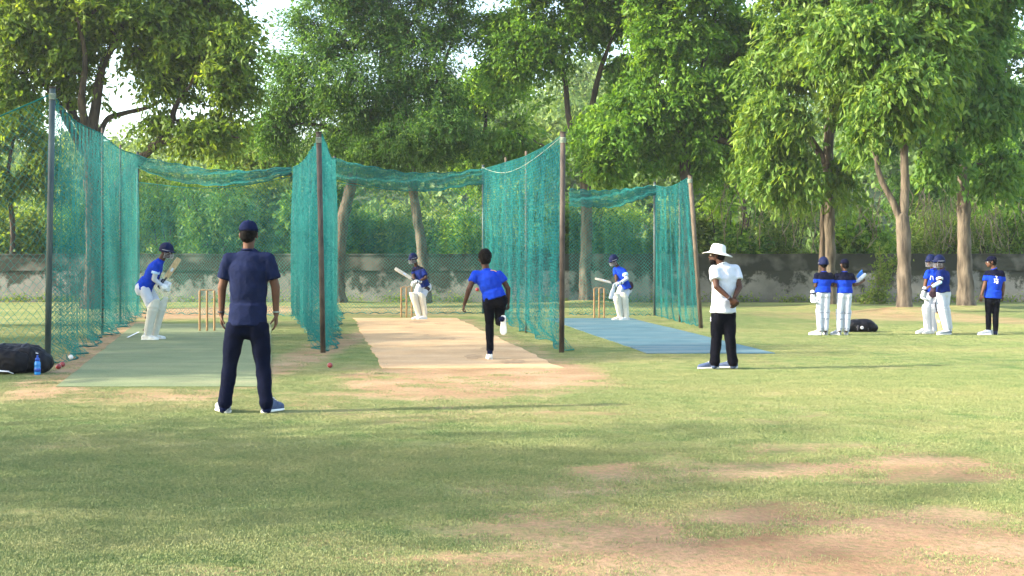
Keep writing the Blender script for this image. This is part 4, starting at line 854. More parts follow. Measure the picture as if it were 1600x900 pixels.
class Person:
    def __init__(s, foot, label, J, face, hface, hs=1.0, skin='skin_dark', vox=.0105, s_=1.0, group=None):
        s.d = dep(foot[1]); s.k = s.d / F; s.f = foot; s.base = P(*foot); s.t = thing('person', s.base, label, 'person', group)
        s.J = {k: s.pt(*v) for k, v in J.items()}; s.face = unit(face + (0,) if len(face) == 2 else face); s.hf = unit(hface); s.s = s_; s.hs = hs; s.skin = skin; s.vox = vox
        s.B = MB(); s.side = unit(np.cross(s.face, (0, 0, 1)))
    def pt(s, px, py, dy=0): d_ = s.d + dy; return np.array([(px - 800) / F * d_ - s.base.x, dy, EYE - (py - HZ) / F * d_])
    def limb(s, mb, names, rad, seg=12, cap='round', ref=None):
        p = [s.J[n] if isinstance(n, str) else np.asarray(n) for n in names]; q = [p[0]]; r = [rad[0]]
        for i in range(1, len(p)):
            q += [p[i - 1] * .66 + p[i] * .34, p[i - 1] * .33 + p[i] * .67, p[i]]; r += [rad[i - 1] * .66 + rad[i] * .34, rad[i - 1] * .33 + rad[i] * .67, rad[i]]
        mb.tube(q, r, seg, cap=cap, ref=ref)
    def torso(s, mb, infl=0., lo=-.25, hi=1.0, cap='round', chest=1.0, belly=1.0):
        """ellipse sections between the hips and the neck"""
        J = s.J; hip = (J['ha'] + J['hb']) / 2; nk = J['neck']; sh = (J['sa'] + J['sb']) / 2; z = s.s
        ax = J['sb'] - J['sa']; hw = max(np.linalg.norm(ax) / 2, .15 * z)
        sp = [hip + (hip - sh) * .12, hip, hip * .72 + sh * .28, hip * .45 + sh * .55, hip * .18 + sh * .82, sh * .97 + nk * .03, sh * .35 + nk * .65]
        fx = s.face * .02 * z; sp[3] = sp[3] + fx * 0; sp[2] = sp[2] + fx
        side = s.side if np.linalg.norm(ax) < .22 * z else unit(ax)
        if np.dot(side, s.side) < 0: side = -side
        W_ = [.165 * z, .170 * z, .150 * z * belly, .160 * z, .178 * z * chest, .150 * z, .065 * z]; D_ = [.105 * z, .112 * z, .105 * z * belly, .112 * z, .112 * z * chest, .075 * z, .052 * z]
        sp, W_, D_ = sp[1:], W_[1:], D_[1:]
        if infl > 0: sp[-1] = sh * .42 + nk * .58; W_[-1] = .058 * z; D_[-1] = .050 * z
        mb.tube(sp, [(a + infl, b_ + infl) for a, b_ in zip(W_, D_)], 20, ref=side, cap='flat')
        for n_ in ('sa', 'sb'):     # shoulders and upper back
            mb.tube([nk * .45 + sh * .55, sh * .5 + J[n_] * .5 - np.array([0, 0, .01]) * z, J[n_]], [.056 * z + infl, .058 * z + infl, .050 * z + infl], 12)
    def body(s, grip=(), hands=None, arms_bare=True):
        J, z, mb = s.J, s.s, s.B; s.torso(mb, -.016)
        h = J['head']; hs = s.hs; fr = frame(s.hf)
        mb.tube([J['neck'] - (J['head'] - J['neck']) * .2, J['neck'] * .4 + h * .6], [.056 * z, .052 * z], 12)
        cr = h + fr @ np.array([0, -.008, .015]) * hs; mb.ell(cr, np.array([.073, .092, .095]) * hs, fr)
        mb.ell(h + fr @ np.array([0, .035, -.045]) * hs, np.array([.055, .058, .07]) * hs, fr); mb.ell(h + fr @ np.array([0, .062, -.092]) * hs, np.array([.028, .026, .022]) * hs, fr)
        nb = h + fr @ np.array([0, .088, .008]) * hs; nz = h + fr @ np.array([0, .107, -.033]) * hs; mb.tube([nb, nz], [.009 * hs, .016 * hs], 8)
        mb.tube([h + fr @ np.array([-.045, .082, .02]) * hs, h + fr @ np.array([0, .092, .024]) * hs, h + fr @ np.array([.045, .082, .02]) * hs], .011 * hs, 8)
        for e in (-1, 1): mb.ell(h + fr @ np.array([e * .077, -.005, -.015]) * hs, np.array([.012, .022, .033]) * hs, fr, 10, 8)
        for a in 'ab':
            s.limb(mb, ['s' + a, 'e' + a, 'w' + a], [.050 * z, .041 * z, .027 * z]); s.limb(mb, ['s' + a, 'e' + a, 'w' + a], [.046 * z, .043 * z, .027 * z])
            s.limb(mb, ['h' + a, 'k' + a, 'n' + a], [.066 * z, .045 * z, .036 * z])
        s.limb(mb, ['ha', 'hb'], [.068 * z, .068 * z])
        for a in 'ab':
            if hands and a in hands: d_, n_, c, th = hands[a]; hand(mb, J['w' + a], d_, n_, z, c, th)
        fuse('body', mb, s.vox, s.skin, s.t, 2)
        for e in (-1, 1):
            m2 = MB(); m2.ell(h + fr @ np.array([e * .031, .078, -.004]) * hs, (.0125 * hs,) * 3, None, 10, 8); ey = obj('eye', m2, 'eye_white', s.t)
            m2 = MB(); m2.ell(h + fr @ np.array([e * .031, .0865, -.004]) * hs, (.0065 * hs,) * 3, None, 8, 6); obj('pupil', m2, 'hair_black', ey)
        m2 = MB(); m2.tube([h + fr @ np.array([-.022, .088, -.066]) * hs, h + fr @ np.array([0, .096, -.064]) * hs, h + fr @ np.array([.022, .088, -.066]) * hs], [.004 * hs, .007 * hs, .004 * hs], 6); obj('mouth', m2, 'lip', s.t)
    def shirt(s, mat, sleeve=.62, hem=.10, infl=.014, wr=.012, yoke=None, collar=True, name='shirt', chest=1.0, belly=1.0, cuffmat=None):
        J, z = s.J, s.s; mb = MB(); s.torso(mb, infl, cap='round', chest=chest, belly=belly); hip = (J['ha'] + J['hb']) / 2; sh = (J['sa'] + J['sb']) / 2; dn = unit(hip - sh); L_ = np.linalg.norm(hip - sh)
        ax = J['sb'] - J['sa']; side = s.side if np.linalg.norm(ax) < .22 * z else unit(ax)
        mb.tube([hip * .7 + sh * .3, hip, hip + dn * L_ * hem], [(.155 * z * belly + infl, .112 * z * belly + infl), (.170 * z + infl, .128 * z + infl), (.174 * z + infl, .136 * z + infl)], 20, ref=side, cap='flat')
        for a in 'ab':
            e = J['s' + a] + (J['e' + a] - J['s' + a]) * sleeve; mb.tube([J['s' + a], J['s' + a] * .5 + e * .5, e], [.052 * z + infl * .8, .055 * z + infl, .055 * z + infl * 1.2], 14, cap='flat')
        o = fuse(name, mb, max(s.vox, .0115), [mat] + ([yoke[0]] if yoke else []), s.t, 2, (wr, 7, .8), (lambda c: 1 if np.dot(np.array(c) - sh, -dn) > -yoke[1] * z + .012 * math.sin(c.x * 60) * 0 else 0) if yoke else None)
        if collar:
            nk = J['neck'] * .99 + J['head'] * .01; mb = MB(); u = unit(J['head'] - J['neck']); x = unit(np.cross(u, (.3, 1, 0))); y = np.cross(u, x)
            mb.tube([nk - u * .02 + (x * math.cos(a) + y * math.sin(a)) * .062 * z for a in np.linspace(0, 2 * math.pi, 22)], [(.010 * z, .006 * z)] * 22, 6, ref=u, cap='flat'); obj('collar', mb, mat, o)
        return o
    def trousers(s, mat, loose=1.0, cuff=.0, wr=.012, upto=1.0, name='trousers', hipw=1.0, patch=None):
        J, z = s.J, s.s; mb = MB(); hip = (J['ha'] + J['hb']) / 2; sh = (J['sa'] + J['sb']) / 2; upv = unit(sh - hip)
        ax = J['hb'] - J['ha']; side = s.side if np.linalg.norm(ax) < .12 * z else unit(ax)
        mb.tube([hip + upv * .10 * z, hip + upv * .02 * z, hip - upv * .05 * z], [(.130 * z, .088 * z), (.150 * z * hipw, .108 * z), (.135 * z * hipw, .100 * z)], 20, ref=side, cap='round')
        for a in 'ab':
            H_, K_, N_ = J['h' + a], J['k' + a], J['n' + a]; top = H_ + upv * .0; e = K_ * (1 - upto) + N_ * upto
            q = [top, H_ * .66 + K_ * .34, H_ * .33 + K_ * .67, K_, K_ * .6 + e * .4, K_ * .25 + e * .75, e]; r = [.088 * z * hipw, .090 * z, .076 * z * loose, .062 * z * loose, .061 * z * loose, .055 * z * loose, (.050 + cuff) * z * loose]
            mb.tube(q, r, 16, cap='flat')
            mb.ell(H_ - s.face * .030 * z - upv * .05 * z, (.086 * z, .084 * z, .11 * z))
            if cuff:
                for i in range(3): c = e * (1 - .045 * i) + K_ * .045 * i; mb.tube([c + (e - K_) * .012, c - (e - K_) * .012], (.056 + .006 * (i % 2)) * z * loose, 14)
        return fuse(name, mb, max(s.vox, .0125), [mat], s.t, 2, (wr, 6, .8))
    def socks(s, mat='cap_navy'):
        for a in 'ab': mb = MB(); d_ = unit(s.J['n' + a] - s.J['k' + a]); mb.tube([s.J['n' + a] - d_ * .08, s.J['n' + a] + d_ * .05], .043 * s.s, 12); obj('sock', mb, mat, s.t)
    def helmet(s, grille=True):
        h, hs, fr = s.J['head'], s.hs * 1.0, frame(s.hf); mb = MB(); V = []; sg, rg = 28, 12
        for i in range(rg + 1):
            ph = math.pi / 2 - (math.pi * .62) * i / rg
            for j in range(sg):
                a = 2 * math.pi * j / sg; sx, cy = math.cos(a), math.sin(a); lim = -.02 if cy > .45 else -.075 - .02 * max(0, -cy)
                z_ = .128 * math.sin(ph); rr = math.cos(max(ph, -.12)); z_ = max(z_, lim); V.append(h + fr @ (np.array([sx * .104 * rr, cy * .128 * rr - .006, z_ + .022]) * hs))
        Fc = [(i * sg + j, (i + 1) * sg + j, (i + 1) * sg + (j + 1) % sg, i * sg + (j + 1) % sg) for i in range(rg) for j in range(sg)]; Fc.append(tuple(range(sg)))
        mb.add(V, Fc); o = obj('helmet', mb, 'helmet_shell', s.t); o.modifiers.new('shell', 'SOLIDIFY').thickness = .008
        mb = MB(); V = []; n_ = 13
        for i in range(n_):
            a = math.pi * (.16 + .68 * i / (n_ - 1)); c_, s_ = math.cos(a), math.sin(a)
            for rr, zz in ((1.0, .012), (1.32 if True else 1, -.008)): V.append(h + fr @ (np.array([c_ * .104 * (rr if rr == 1 else 1.06), s_ * .128 * rr - .006, zz + .012]) * hs))
        V += [v - fr @ np.array([0, 0, .008]) for v in V]; m_ = 2 * n_; Fc = []
        for i in range(n_ - 1): q = (2 * i, 2 * i + 2, 2 * i + 3, 2 * i + 1); Fc.append(q); Fc.append(tuple(k_ + m_ for k_ in q[::-1])); Fc.append((2 * i + 1, 2 * i + 3, 2 * i + 3 + m_, 2 * i + 1 + m_))
        mb.add(V, Fc); obj('peak', mb, 'helmet_shell', o)
        mb = MB(); mb.tube([h + fr @ (np.array([math.cos(a) * .107, math.sin(a) * .131 - .006, .016]) * hs) for a in np.linspace(-.2, math.pi + .2, 20)], .005 * hs, 5); obj('trim', mb, 'grille_steel', o)
        for k_ in range(3): pass
        if grille:
            mb = MB()
            for zz, rr in ((-.035, 1.12), (-.06, 1.14), (-.085, 1.12), (-.11, 1.05)):
                mb.tube([h + fr @ (np.array([math.cos(a) * .098, math.sin(a) * .13 * rr - .004, zz]) * hs) for a in np.linspace(.12, math.pi - .12, 14)], .0027 * hs, 5)
            for a in (.14, .9, math.pi - .9, math.pi - .14): mb.tube([h + fr @ (np.array([math.cos(a) * .098, math.sin(a) * .13 * rr, zz]) * hs) for zz, rr in ((.0, 1.0), (-.035, 1.12), (-.085, 1.12), (-.112, 1.05))], .0027 * hs, 5)
            obj('grille', mb, 'grille_steel', o)
        return o
    def hair(s, tall=0., capped=False):
        h, hs, fr = s.J['head'], s.hs, frame(s.hf); mb = MB()
        if capped: mb.ell(h + fr @ np.array([0, -.018, .0]) * hs, np.array([.079, .092, .06]) * hs, fr); mb.ell(h + fr @ np.array([0, -.045, -.025]) * hs, np.array([.070, .058, .06]) * hs, fr); return fuse('hair', mb, .008, 'hair_black', s.t, 1, (.008, 22, 1))
        mb.ell(h + fr @ np.array([0, -.018, .03 + tall * .5]) * hs, np.array([.084 + tall * .35, .097 + tall * .2, .093 + tall * .4]) * hs, fr); mb.ell(h + fr @ np.array([0, -.045, -.02]) * hs, np.array([.072, .06, .065]) * hs, fr)
        return fuse('hair', mb, .008, 'hair_black', s.t, 1, (.012, 22, 1))
    def cap(s, mat='cap_navy'):
        h, hs, fr = s.J['head'], s.hs, frame(s.hf); mb = MB(); V = []; sg, rg = 24, 8
        for i in range(rg + 1):
            ph = math.pi / 2 * (1 - i / rg)
            for j in range(sg): a = 2 * math.pi * j / sg; V.append(h + fr @ (np.array([math.cos(a) * .086 * math.cos(ph) ** .75, math.sin(a) * .104 * math.cos(ph) ** .75 - .008, .098 * math.sin(ph) + .025]) * hs))
        mb.add(V, [(i * sg + j, (i + 1) * sg + j, (i + 1) * sg + (j + 1) % sg, i * sg + (j + 1) % sg) for i in range(rg) for j in range(sg)] + [tuple(range(sg))]); o = obj('cap', mb, mat, s.t); o.modifiers.new('cloth', 'SOLIDIFY').thickness = .006
        mb = MB(); V = []; n_ = 13
        for i in range(n_):
            a = math.pi * (.14 + .72 * i / (n_ - 1))
            V.append(h + fr @ (np.array([math.cos(a) * .086, math.sin(a) * .104 - .008, .03]) * hs)); V.append(h + fr @ (np.array([math.cos(a) * .084, math.sin(a) * .104 - .008 + .065 * math.sin(a) ** 1.2, .022 - .0 * i]) * hs))
        V += [v - fr @ np.array([0, 0, .006]) for v in V]; m_ = 2 * n_; Fc = []
        for i in range(n_ - 1): q = (2 * i, 2 * i + 2, 2 * i + 3, 2 * i + 1); Fc.append(q); Fc.append(tuple(k_ + m_ for k_ in q[::-1])); Fc.append((2 * i + 1, 2 * i + 3, 2 * i + 3 + m_, 2 * i + 1 + m_))
        mb.add(V, Fc); obj('peak', mb, mat, o)
        mb = MB(); mb.ell(h + fr @ np.array([0, -.01, .125]) * hs, np.array([.009, .009, .005]) * hs, fr, 8, 6); obj('button', mb, mat, o); return o
    def pad(s, a, fwd, top=.20, mat='cream_pad', straps=True, w_=1.0):
        """batting pad: a thick ribbed shell round the front of shin and knee, with straps behind"""
        K_, N_ = s.J['k' + a], s.J['n' + a]; z = s.s; ax = unit(K_ - N_); f = unit(np.array(fwd + (0,) if len(fwd) == 2 else fwd, float) - ax * np.dot(fwd + (0,) if len(fwd) == 2 else fwd, ax)); sd_ = np.cross(ax, f); L_ = np.linalg.norm(K_ - N_)
        V = []; rows = []; th0 = 1.65; nt_ = 22; t_end = L_ + top * z; nr = 30
        for i in range(nr + 1):
            t_ = -.03 * z + (t_end + .03 * z) * i / nr; tt = t_ / L_
            r = (.062 + .022 * min(1, max(0, tt))) * z * w_; roll = 0
            for c_, a_ in ((.98, .016), (1.12, .014), (.86, .010)): roll += a_ * z * math.exp(-((tt - c_) / .045) ** 2)
            thw = th0 * (1 if tt < 1.02 else max(.35, math.sqrt(max(0, 1 - ((tt - 1.02) / (t_end / L_ - 1.0)) ** 2)))) * (1 if tt > .06 else .75)
            bend = max(0, tt - 1.05) * .0
            c0 = N_ + ax * t_ + (0 if tt < 1.0 else 1) * f * 0
            row = []
            for j in range(nt_ + 1):
                th = thw * (2 * j / nt_ - 1); rib = .007 * z * abs(math.cos(th * 3.2)) * (1 if tt < .84 or tt > 1.16 else .2)
                row.append((c0 + (f * math.cos(th) + sd_ * math.sin(th)) * (r + .014 * z + rib + roll), c0 + (f * math.cos(th) + sd_ * math.sin(th)) * (r - .006)))
            rows.append(row)
        n1 = (nr + 1) * (nt_ + 1); V = [p[0] for r_ in rows for p in r_] + [p[1] for r_ in rows for p in r_]; Fc = []; wd = nt_ + 1
        for i in range(nr):
            for j in range(nt_): q = (i * wd + j, i * wd + j + 1, (i + 1) * wd + j + 1, (i + 1) * wd + j); Fc += [q, tuple(k_ + n1 for k_ in q[::-1])]
            for j in (0, nt_): Fc.append((i * wd + j, (i + 1) * wd + j, (i + 1) * wd + j + n1, i * wd + j + n1))
        for i in (0, nr):
            for j in range(nt_): Fc.append((i * wd + j, i * wd + j + 1, i * wd + j + 1 + n1, i * wd + j + n1))
        mb = MB(); mb.add(V, Fc); o = obj('leg_pad', mb, mat, s.t)
        if straps:
            for tt in (.12, .62, .93):
                mb = MB(); r = (.063 + .02 * tt) * z * w_; c0 = N_ + ax * tt * L_
                mb.tube([c0 + (f * math.cos(th) + sd_ * math.sin(th)) * r for th in np.linspace(1.3, 2 * math.pi - 1.3, 16)], [(.014 * z, .004)] * 16, 6, ref=ax, cap='flat'); obj('strap', mb, 'strap_dark' if mat == 'cream_pad' else 'strap_grey', o)
        return o
    def glove(s, wr, d_, n_, mat='glove_white', thumb=1, z=None):
        z = z or s.s; d_ = unit(d_); n_ = unit(np.array(n_, float) - d_ * np.dot(n_, d_)); sd_ = np.cross(d_, n_); wr = np.array(wr, float); mb = MB()
        mb.tube([wr - d_ * .075 * z, wr - d_ * .02 * z, wr + d_ * .05 * z, wr + d_ * .085 * z], [(.046 * z, .040 * z), (.041 * z, .034 * z), (.052 * z, .036 * z), (.052 * z, .032 * z)], 12, ref=sd_)
        for off, ln in ((-.040, .95), (-.014, 1.08), (.013, 1.0), (.038, .82)):
            p = wr + d_ * .08 * z + sd_ * off * z; q = [p]; a = .5
            for f_ in (.04, .035, .03): p = p + (d_ * math.cos(a) + n_ * math.sin(a)) * f_ * ln * z; q.append(p); a += .75
            mb.tube(q, .0155 * z, 8)
        p = wr + d_ * .02 * z - sd_ * .045 * thumb * z; mb.tube([p, p + (d_ * .6 - sd_ * .4 * thumb + n_ * .5) * .05 * z, p + (d_ * 1.1 + n_ * 1.4 - sd_ * .2 * thumb) * .05 * z], .017 * z, 8)
        o = fuse('batting_glove', mb, .009, mat, s.t, 1); mb = MB(); mb.tube([wr - d_ * .045 * z + (sd_ * math.cos(a) * .046 + n_ * math.sin(a) * .04) * z for a in np.linspace(0, 6.28, 18)], [(.013 * z, .004)] * 18, 6, ref=d_, cap='flat'); obj('cuff_strap', mb, 'helmet_shell', o); return o
def bat(base, tip, handle_end, face_n, label, mat='willow', s_=1.0):
    """blade with a spine, splice shoulders and a round gripped handle; given in world coordinates"""
    tip, he = np.array(tip, float), np.array(handle_end, float); L_ = np.linalg.norm(tip - he); u = (tip - he) / L_; c = (tip + he) / 2; t = thing('cricket_bat', c, label, 'bat')
    n_ = unit(np.array(face_n, float) - u * np.dot(face_n, u)); sd_ = np.cross(u, n_); mb = MB(); V = []; b0 = .33
    for tt, wd, th in ((b0 - .02, .02, .02), (b0 + .03, .046, .022), (b0 + .08, .054, .026), (.55, .054, .034), (.78, .054, .044), (.9, .054, .036), (.975, .052, .022), (1.0, .040, .016)):
        p = he + u * tt * L_ - c
        for x, y in ((-1, .25), (-.5, .32), (0, .35), (.5, .32), (1, .25), (1, -.15), (.5, -.45), (0, -1), (-.5, -.45), (-1, -.15)): V.append(p + sd_ * x * wd * s_ + n_ * y * th * s_)
    m_ = 8; Fc = [(i * 10 + j, i * 10 + (j + 1) % 10, (i + 1) * 10 + (j + 1) % 10, (i + 1) * 10 + j) for i in range(m_ - 1) for j in range(10)] + [tuple(range(10))[::-1], tuple((m_ - 1) * 10 + j for j in range(10))]
    mb.add(V, Fc); obj('blade', mb, mat, t, smooth=False); mb = MB(); mb.tube([he - c, he + u * b0 * L_ * 1.02 - c], [.017 * s_, .0185 * s_], 10); obj('handle', mb, 'grip_rubber', t)
    mb = MB(); q = he + u * L_ * .62 + n_ * .0155 * s_ - c; mb.box(q, (.022 * s_, .035 * s_, .0012), np.stack([sd_, u, n_], 1)); obj('sticker', mb, 'print_white', t, smooth=False); return t
def strokes(parent, pts_list, r, mat, name='emblem'):
    mb = MB()
    for q in pts_list: mb.tube(q, r, 5)
    return obj(name, mb, mat, parent)

# 1 man in navy, seen from behind
p = Person((382, 645.5), 'man in navy t-shirt, dark trousers and navy cap standing before the green mat',
    dict(head=(388.6, 365, 0), neck=(388.5, 387, .0), sa=(358.5, 404.5, 0), sb=(419, 404.5, 0), ea=(347, 449, .02), eb=(430.5, 449, .02), wa=(346, 491, .05), wb=(431.5, 491, .05), ha=(369.5, 506, 0), hb=(404.5, 506, 0), ka=(360, 566, .03), kb=(410.5, 566, .03), na=(350.5, 631, 0), nb=(416.5, 631, 0)),
    (0, 1), (0, 1, 0), 1.0, 'skin_brown', .0075, .97)
p.body(hands={'a': ((.05, .05, -1), (1, .1, 0), .35, -1), 'b': ((-.02, .05, -1), (-1, .1, 0), .35, 1)}); p.shirt('navy_jersey', .70, .02, .013, .013, chest=1.02, belly=1.02); p.trousers('navy_trousers', 1.10, .010, .014); p.socks()
shoe(p.t, p.pt(356, 645.5, -.02) * [1, 1, 0], (-.5, .85, 0), .29, 1.45, 'shoe_mesh_grey'); shoe(p.t, p.pt(412, 645.5, -.02) * [1, 1, 0], (.42, .9, 0), .29, 1.45, 'shoe_navy')
p.hair(0, True); p.cap()
for a, w_ in (('a', 1), ('b', 1)): mb = MB(); c_ = p.J['w' + a] + np.array([0, 0, .02]); mb.tube([c_ + np.array([math.cos(t_) * .031, math.sin(t_) * .031, 0]) for t_ in np.linspace(0, 6.28, 16)], [(.008, .003)] * 16, 5, ref=(0, 0, 1), cap='flat'); obj('watch' if a == 'a' else 'wristband', mb, 'grip_rubber' if a == 'a' else 'rope', p.t)
# 2 tall crouching batter, left lane
p = Person((235, 531), 'tall batter in blue shirt and white trousers crouching in profile on the green mat',
    dict(head=(260, 392, 0), neck=(252.5, 405, 0), sa=(245.5, 413, -.16), sb=(248, 412, .16), ea=(240.5, 436, -.14), eb=(246, 437, .12), wa=(253, 446.5, -.06), wb=(255.5, 444, .05), ha=(224, 448, -.11), hb=(228, 447, .11), ka=(237, 483, -.12), kb=(249, 482, .14), na=(229, 521, -.10), nb=(240, 521, .16)),
    (1, -.1), (.97, -.12, -.22), 1.12, 'skin_dark', .0105, 1.12)
p.body(); o = p.shirt('royal_jersey', .55, .14, .012, .013)
p.trousers('white_cotton', 1.08, 0, .012, .25); mb = MB()
p.limb(mb, ['ea', 'wa'], [.047, .040]); p.limb(mb, [p.J['sa'] * .5 + p.J['ea'] * .5, 'ea'], [.056, .05]); fuse('arm_sleeve', mb, .009, 'white_cotton', p.t, 1); mb = MB(); p.limb(mb, [p.J['sa'] * .55 + p.J['ea'] * .45, p.J['sa'] * .36 + p.J['ea'] * .64], [.083, .084], cap='flat'); fuse('sleeve_cuff', mb, .009, 'pale_blue_sleeve', p.t, 1)
mb = MB(); p.limb(mb, ['ka', 'na'], [.066, .052]); fuse('white_stocking', mb, .009, 'white_cotton', p.t, 1); mb = MB(); p.limb(mb, ['kb', 'nb'], [.066, .052]); fuse('white_stocking', mb, .009, 'white_cotton', p.t, 1)
p.helmet(); p.pad('a', (1, -.35, 0), .20, w_=1.05); p.pad('b', (1, -.1, 0), .22, w_=1.05)
p.glove(p.J['wa'], (.9, 0, -.35), (0, 1, -.3)); p.glove(p.J['wb'] + np.array([.02, 0, .03]), (.9, -.1, -.45), (0, -1, -.2), thumb=-1)
shoe(p.t, p.pt(222, 531, -.10) * [1, 1, 0], (1, -.12, 0), .33, 1.1, 'shoe_white'); shoe(p.t, p.pt(233, 531, .18) * [1, 1, 0], (1, -.1, 0), .33, 1.1, 'shoe_white')
bw = lambda p_, px, py, dy: p_.pt(px, py, dy) + np.array(p_.base)
bat(None, bw(p, 280, 403.5, .10), bw(p, 249, 450, .0), (1, -.5, .5), 'wooden bat raised by the tall crouching batter', 'willow', 1.05)
# 3 batter in the middle lane
p = Person((657, 499), 'helmeted batter in deep blue and cream pads on the clay pitch',
    dict(head=(645.5, 404, -.05), neck=(651, 416, 0), sa=(647.5, 420, .08), sb=(661, 423, -.12), ea=(646, 433, -.10), eb=(666, 434, -.20), wa=(649.5, 441, -.30), wb=(653, 440, -.26), ha=(656.5, 446, -.04), hb=(667, 446, .06), ka=(648, 465, -.12), kb=(660, 466, -.10), na=(655, 491, 0), nb=(664.5, 492, 0)),
    (-.65, -.75), (-.75, -.62, -.2), 1.05, 'skin_dark', .0105, 1.04)
p.body(); p.shirt('deep_blue_jersey', .7, .08, .010, .014, yoke=('dark_yoke', .0)); p.trousers('white_cotton', 1.1, 0, .012, .35)
mb = MB(); c_ = (p.J['hb'] * .7 + p.J['kb'] * .3); p.limb(mb, [p.J['hb'] * .85 + p.J['kb'] * .15 , p.J['hb'] * .62 + p.J['kb'] * .38], [.119, .108], cap='flat'); fuse('thigh_guard', mb, .009, 'strap_dark', p.t, 1)
p.helmet(); p.pad('a', (-.65, -.75), .18, w_=1.05); p.pad('b', (-.6, -.8), .18, w_=1.05); p.glove(p.J['wa'], (-.7, -.2, -.1), (.2, -.5, -1)); p.glove(p.J['wb'], (-.75, -.3, .05), (.1, -.8, -.8), thumb=-1)
shoe(p.t, p.pt(659, 497, 0) * [1, 1, 0] + [0, .1, 0], (-.85, -.4, 0), .30, 1.1, 'shoe_white'); shoe(p.t, p.pt(667, 499.5, 0) * [1, 1, 0], (-.85, -.4, 0), .30, 1.1, 'shoe_white')
bat(None, bw(p, 617, 419.5, -.36), bw(p, 656, 443, -.26), (.2, -.7, .8), 'wooden bat held up by the middle batter', 'willow_pale', 1.1)
# 4 bowler running away
p = Person((766, 562), 'bowler in royal blue shirt and black trousers running away from us on the clay pitch',
    dict(head=(757.5, 404.5, .10), neck=(759.5, 420, .06), sa=(742.5, 429, .05), sb=(780, 429, .04), ea=(732.5, 453, -.02), eb=(794, 451, .06), wa=(725.5, 476, .03), wb=(794, 473, .12), ha=(763.5, 467, 0), hb=(782.5, 465, 0), ka=(765, 506, .08), kb=(780, 505, .22), na=(765.5, 548, 0), nb=(784, 499, -.22)),
    (-.1, 1), (-.25, 1, -.05), 1.08, 'skin_dark', .0105, .96)
p.body(hands={'a': ((-.25, .1, -1), (1, .1, 0), 1.1, -1), 'b': ((.1, .3, -1), (-1, .2, 0), 1.2, 1)}); o = p.shirt('royal_jersey', .5, .03, .012, .014); 
mb = MB(); J = p.J; z = p.s
up = unit((J['sa'] + J['sb']) / 2 - (J['ha'] + J['hb']) / 2)
p.trousers('black_trousers', 1.0, .0, .012); p.socks(); p.hair(.022)
shoe(p.t, p.pt(766, 562.5, -.05) * [1, 1, 0], (-.12, 1, 0), .28, 1.15, 'shoe_white'); c_ = p.pt(786.5, 494, -.27); shoe(p.t, c_, (0, .12, -1), .28, 1.0, 'shoe_white', up=(0, 1, .1))
strokes(p.t, [[p.pt(767, 422, -.10), p.pt(771, 422.5, -.105)], [p.pt(772, 422.6, -.105), p.pt(775.5, 424.3, -.10)]], .006, 'print_orange', 'shirt_print')
# 5 batter on the blue mat
p = Person((970, 500.5), 'helmeted batter in blue with pale sleeve and cream pads on the blue mat',
    dict(head=(958.8, 406.5, -.10), neck=(964.5, 416, -.02), sa=(961, 421, .06), sb=(974.5, 423, -.12), ea=(963, 435.5, -.14), eb=(979.5, 435.5, -.20), wa=(963.5, 443.5, -.36), wb=(968, 442.5, -.32), ha=(971, 450, -.05), hb=(981, 449.5, .06), ka=(965, 467, -.12), kb=(976, 467, -.10), na=(970, 493.5, 0), nb=(979, 494.5, 0)),
    (-.7, -.72), (-.8, -.5, -.38), 1.05, 'skin_dark', .0105, 1.02)
p.body(); p.shirt('royal_jersey', .62, .06, .010, .013); mb = MB(); p.limb(mb, ['eb', 'wb'], [.047, .036]); p.limb(mb, [p.J['sb'] * .45 + p.J['eb'] * .55, 'eb'], [.055, .05]); fuse('arm_sleeve', mb, .009, 'white_cotton', p.t, 1)
mb = MB(); p.limb(mb, [p.J['sb'] * .66 + p.J['eb'] * .34, p.J['sb'] * .35 + p.J['eb'] * .65], [.082, .083], cap='flat'); fuse('sleeve_cuff', mb, .009, 'pale_blue_sleeve', p.t, 1)
p.trousers('white_cotton', 1.1, 0, .012, .35); mb = MB(); mb.ell(p.J['hb'] + np.array([.05, -.05, .05]), (.10, .10, .12)); fuse('thigh_guard', mb, .009, 'strap_dark', p.t, 1)
p.helmet(); p.pad('a', (-.65, -.75), .20, w_=1.08); p.pad('b', (-.6, -.8), .20, w_=1.08); p.glove(p.J['wa'], (-.7, -.2, -.2), (.2, -.5, -1)); p.glove(p.J['wb'], (-.8, -.3, -.1), (.1, -.8, -.8), thumb=-1)
shoe(p.t, p.pt(972, 498.7, 0) * [1, 1, 0] + [0, .1, 0], (-.85, -.4, 0), .30, 1.1, 'shoe_white'); shoe(p.t, p.pt(983, 500.7, 0) * [1, 1, 0], (-.88, -.35, 0), .30, 1.1, 'shoe_white')
bat(None, bw(p, 930, 435.5, -.55), bw(p, 967, 444.5, -.34), (.1, -.5, .9), 'pale bat held level by the batter on the blue mat', 'willow_pale', 1.1)
mb = MB(); q = [p.pt(959.5, 448, -.40), p.pt(957.5, 455, -.42), p.pt(955.5, 462, -.42), p.pt(954, 466.5, -.42)]; mb.tube(q, [(.035, .018), (.055, .022), (.06, .02), (.05, .012)], 10, ref=(1, 0, 0)); fuse('hanging_cloth', mb, .009, 'white_cotton', p.t, 1, (.012, 9, 1))
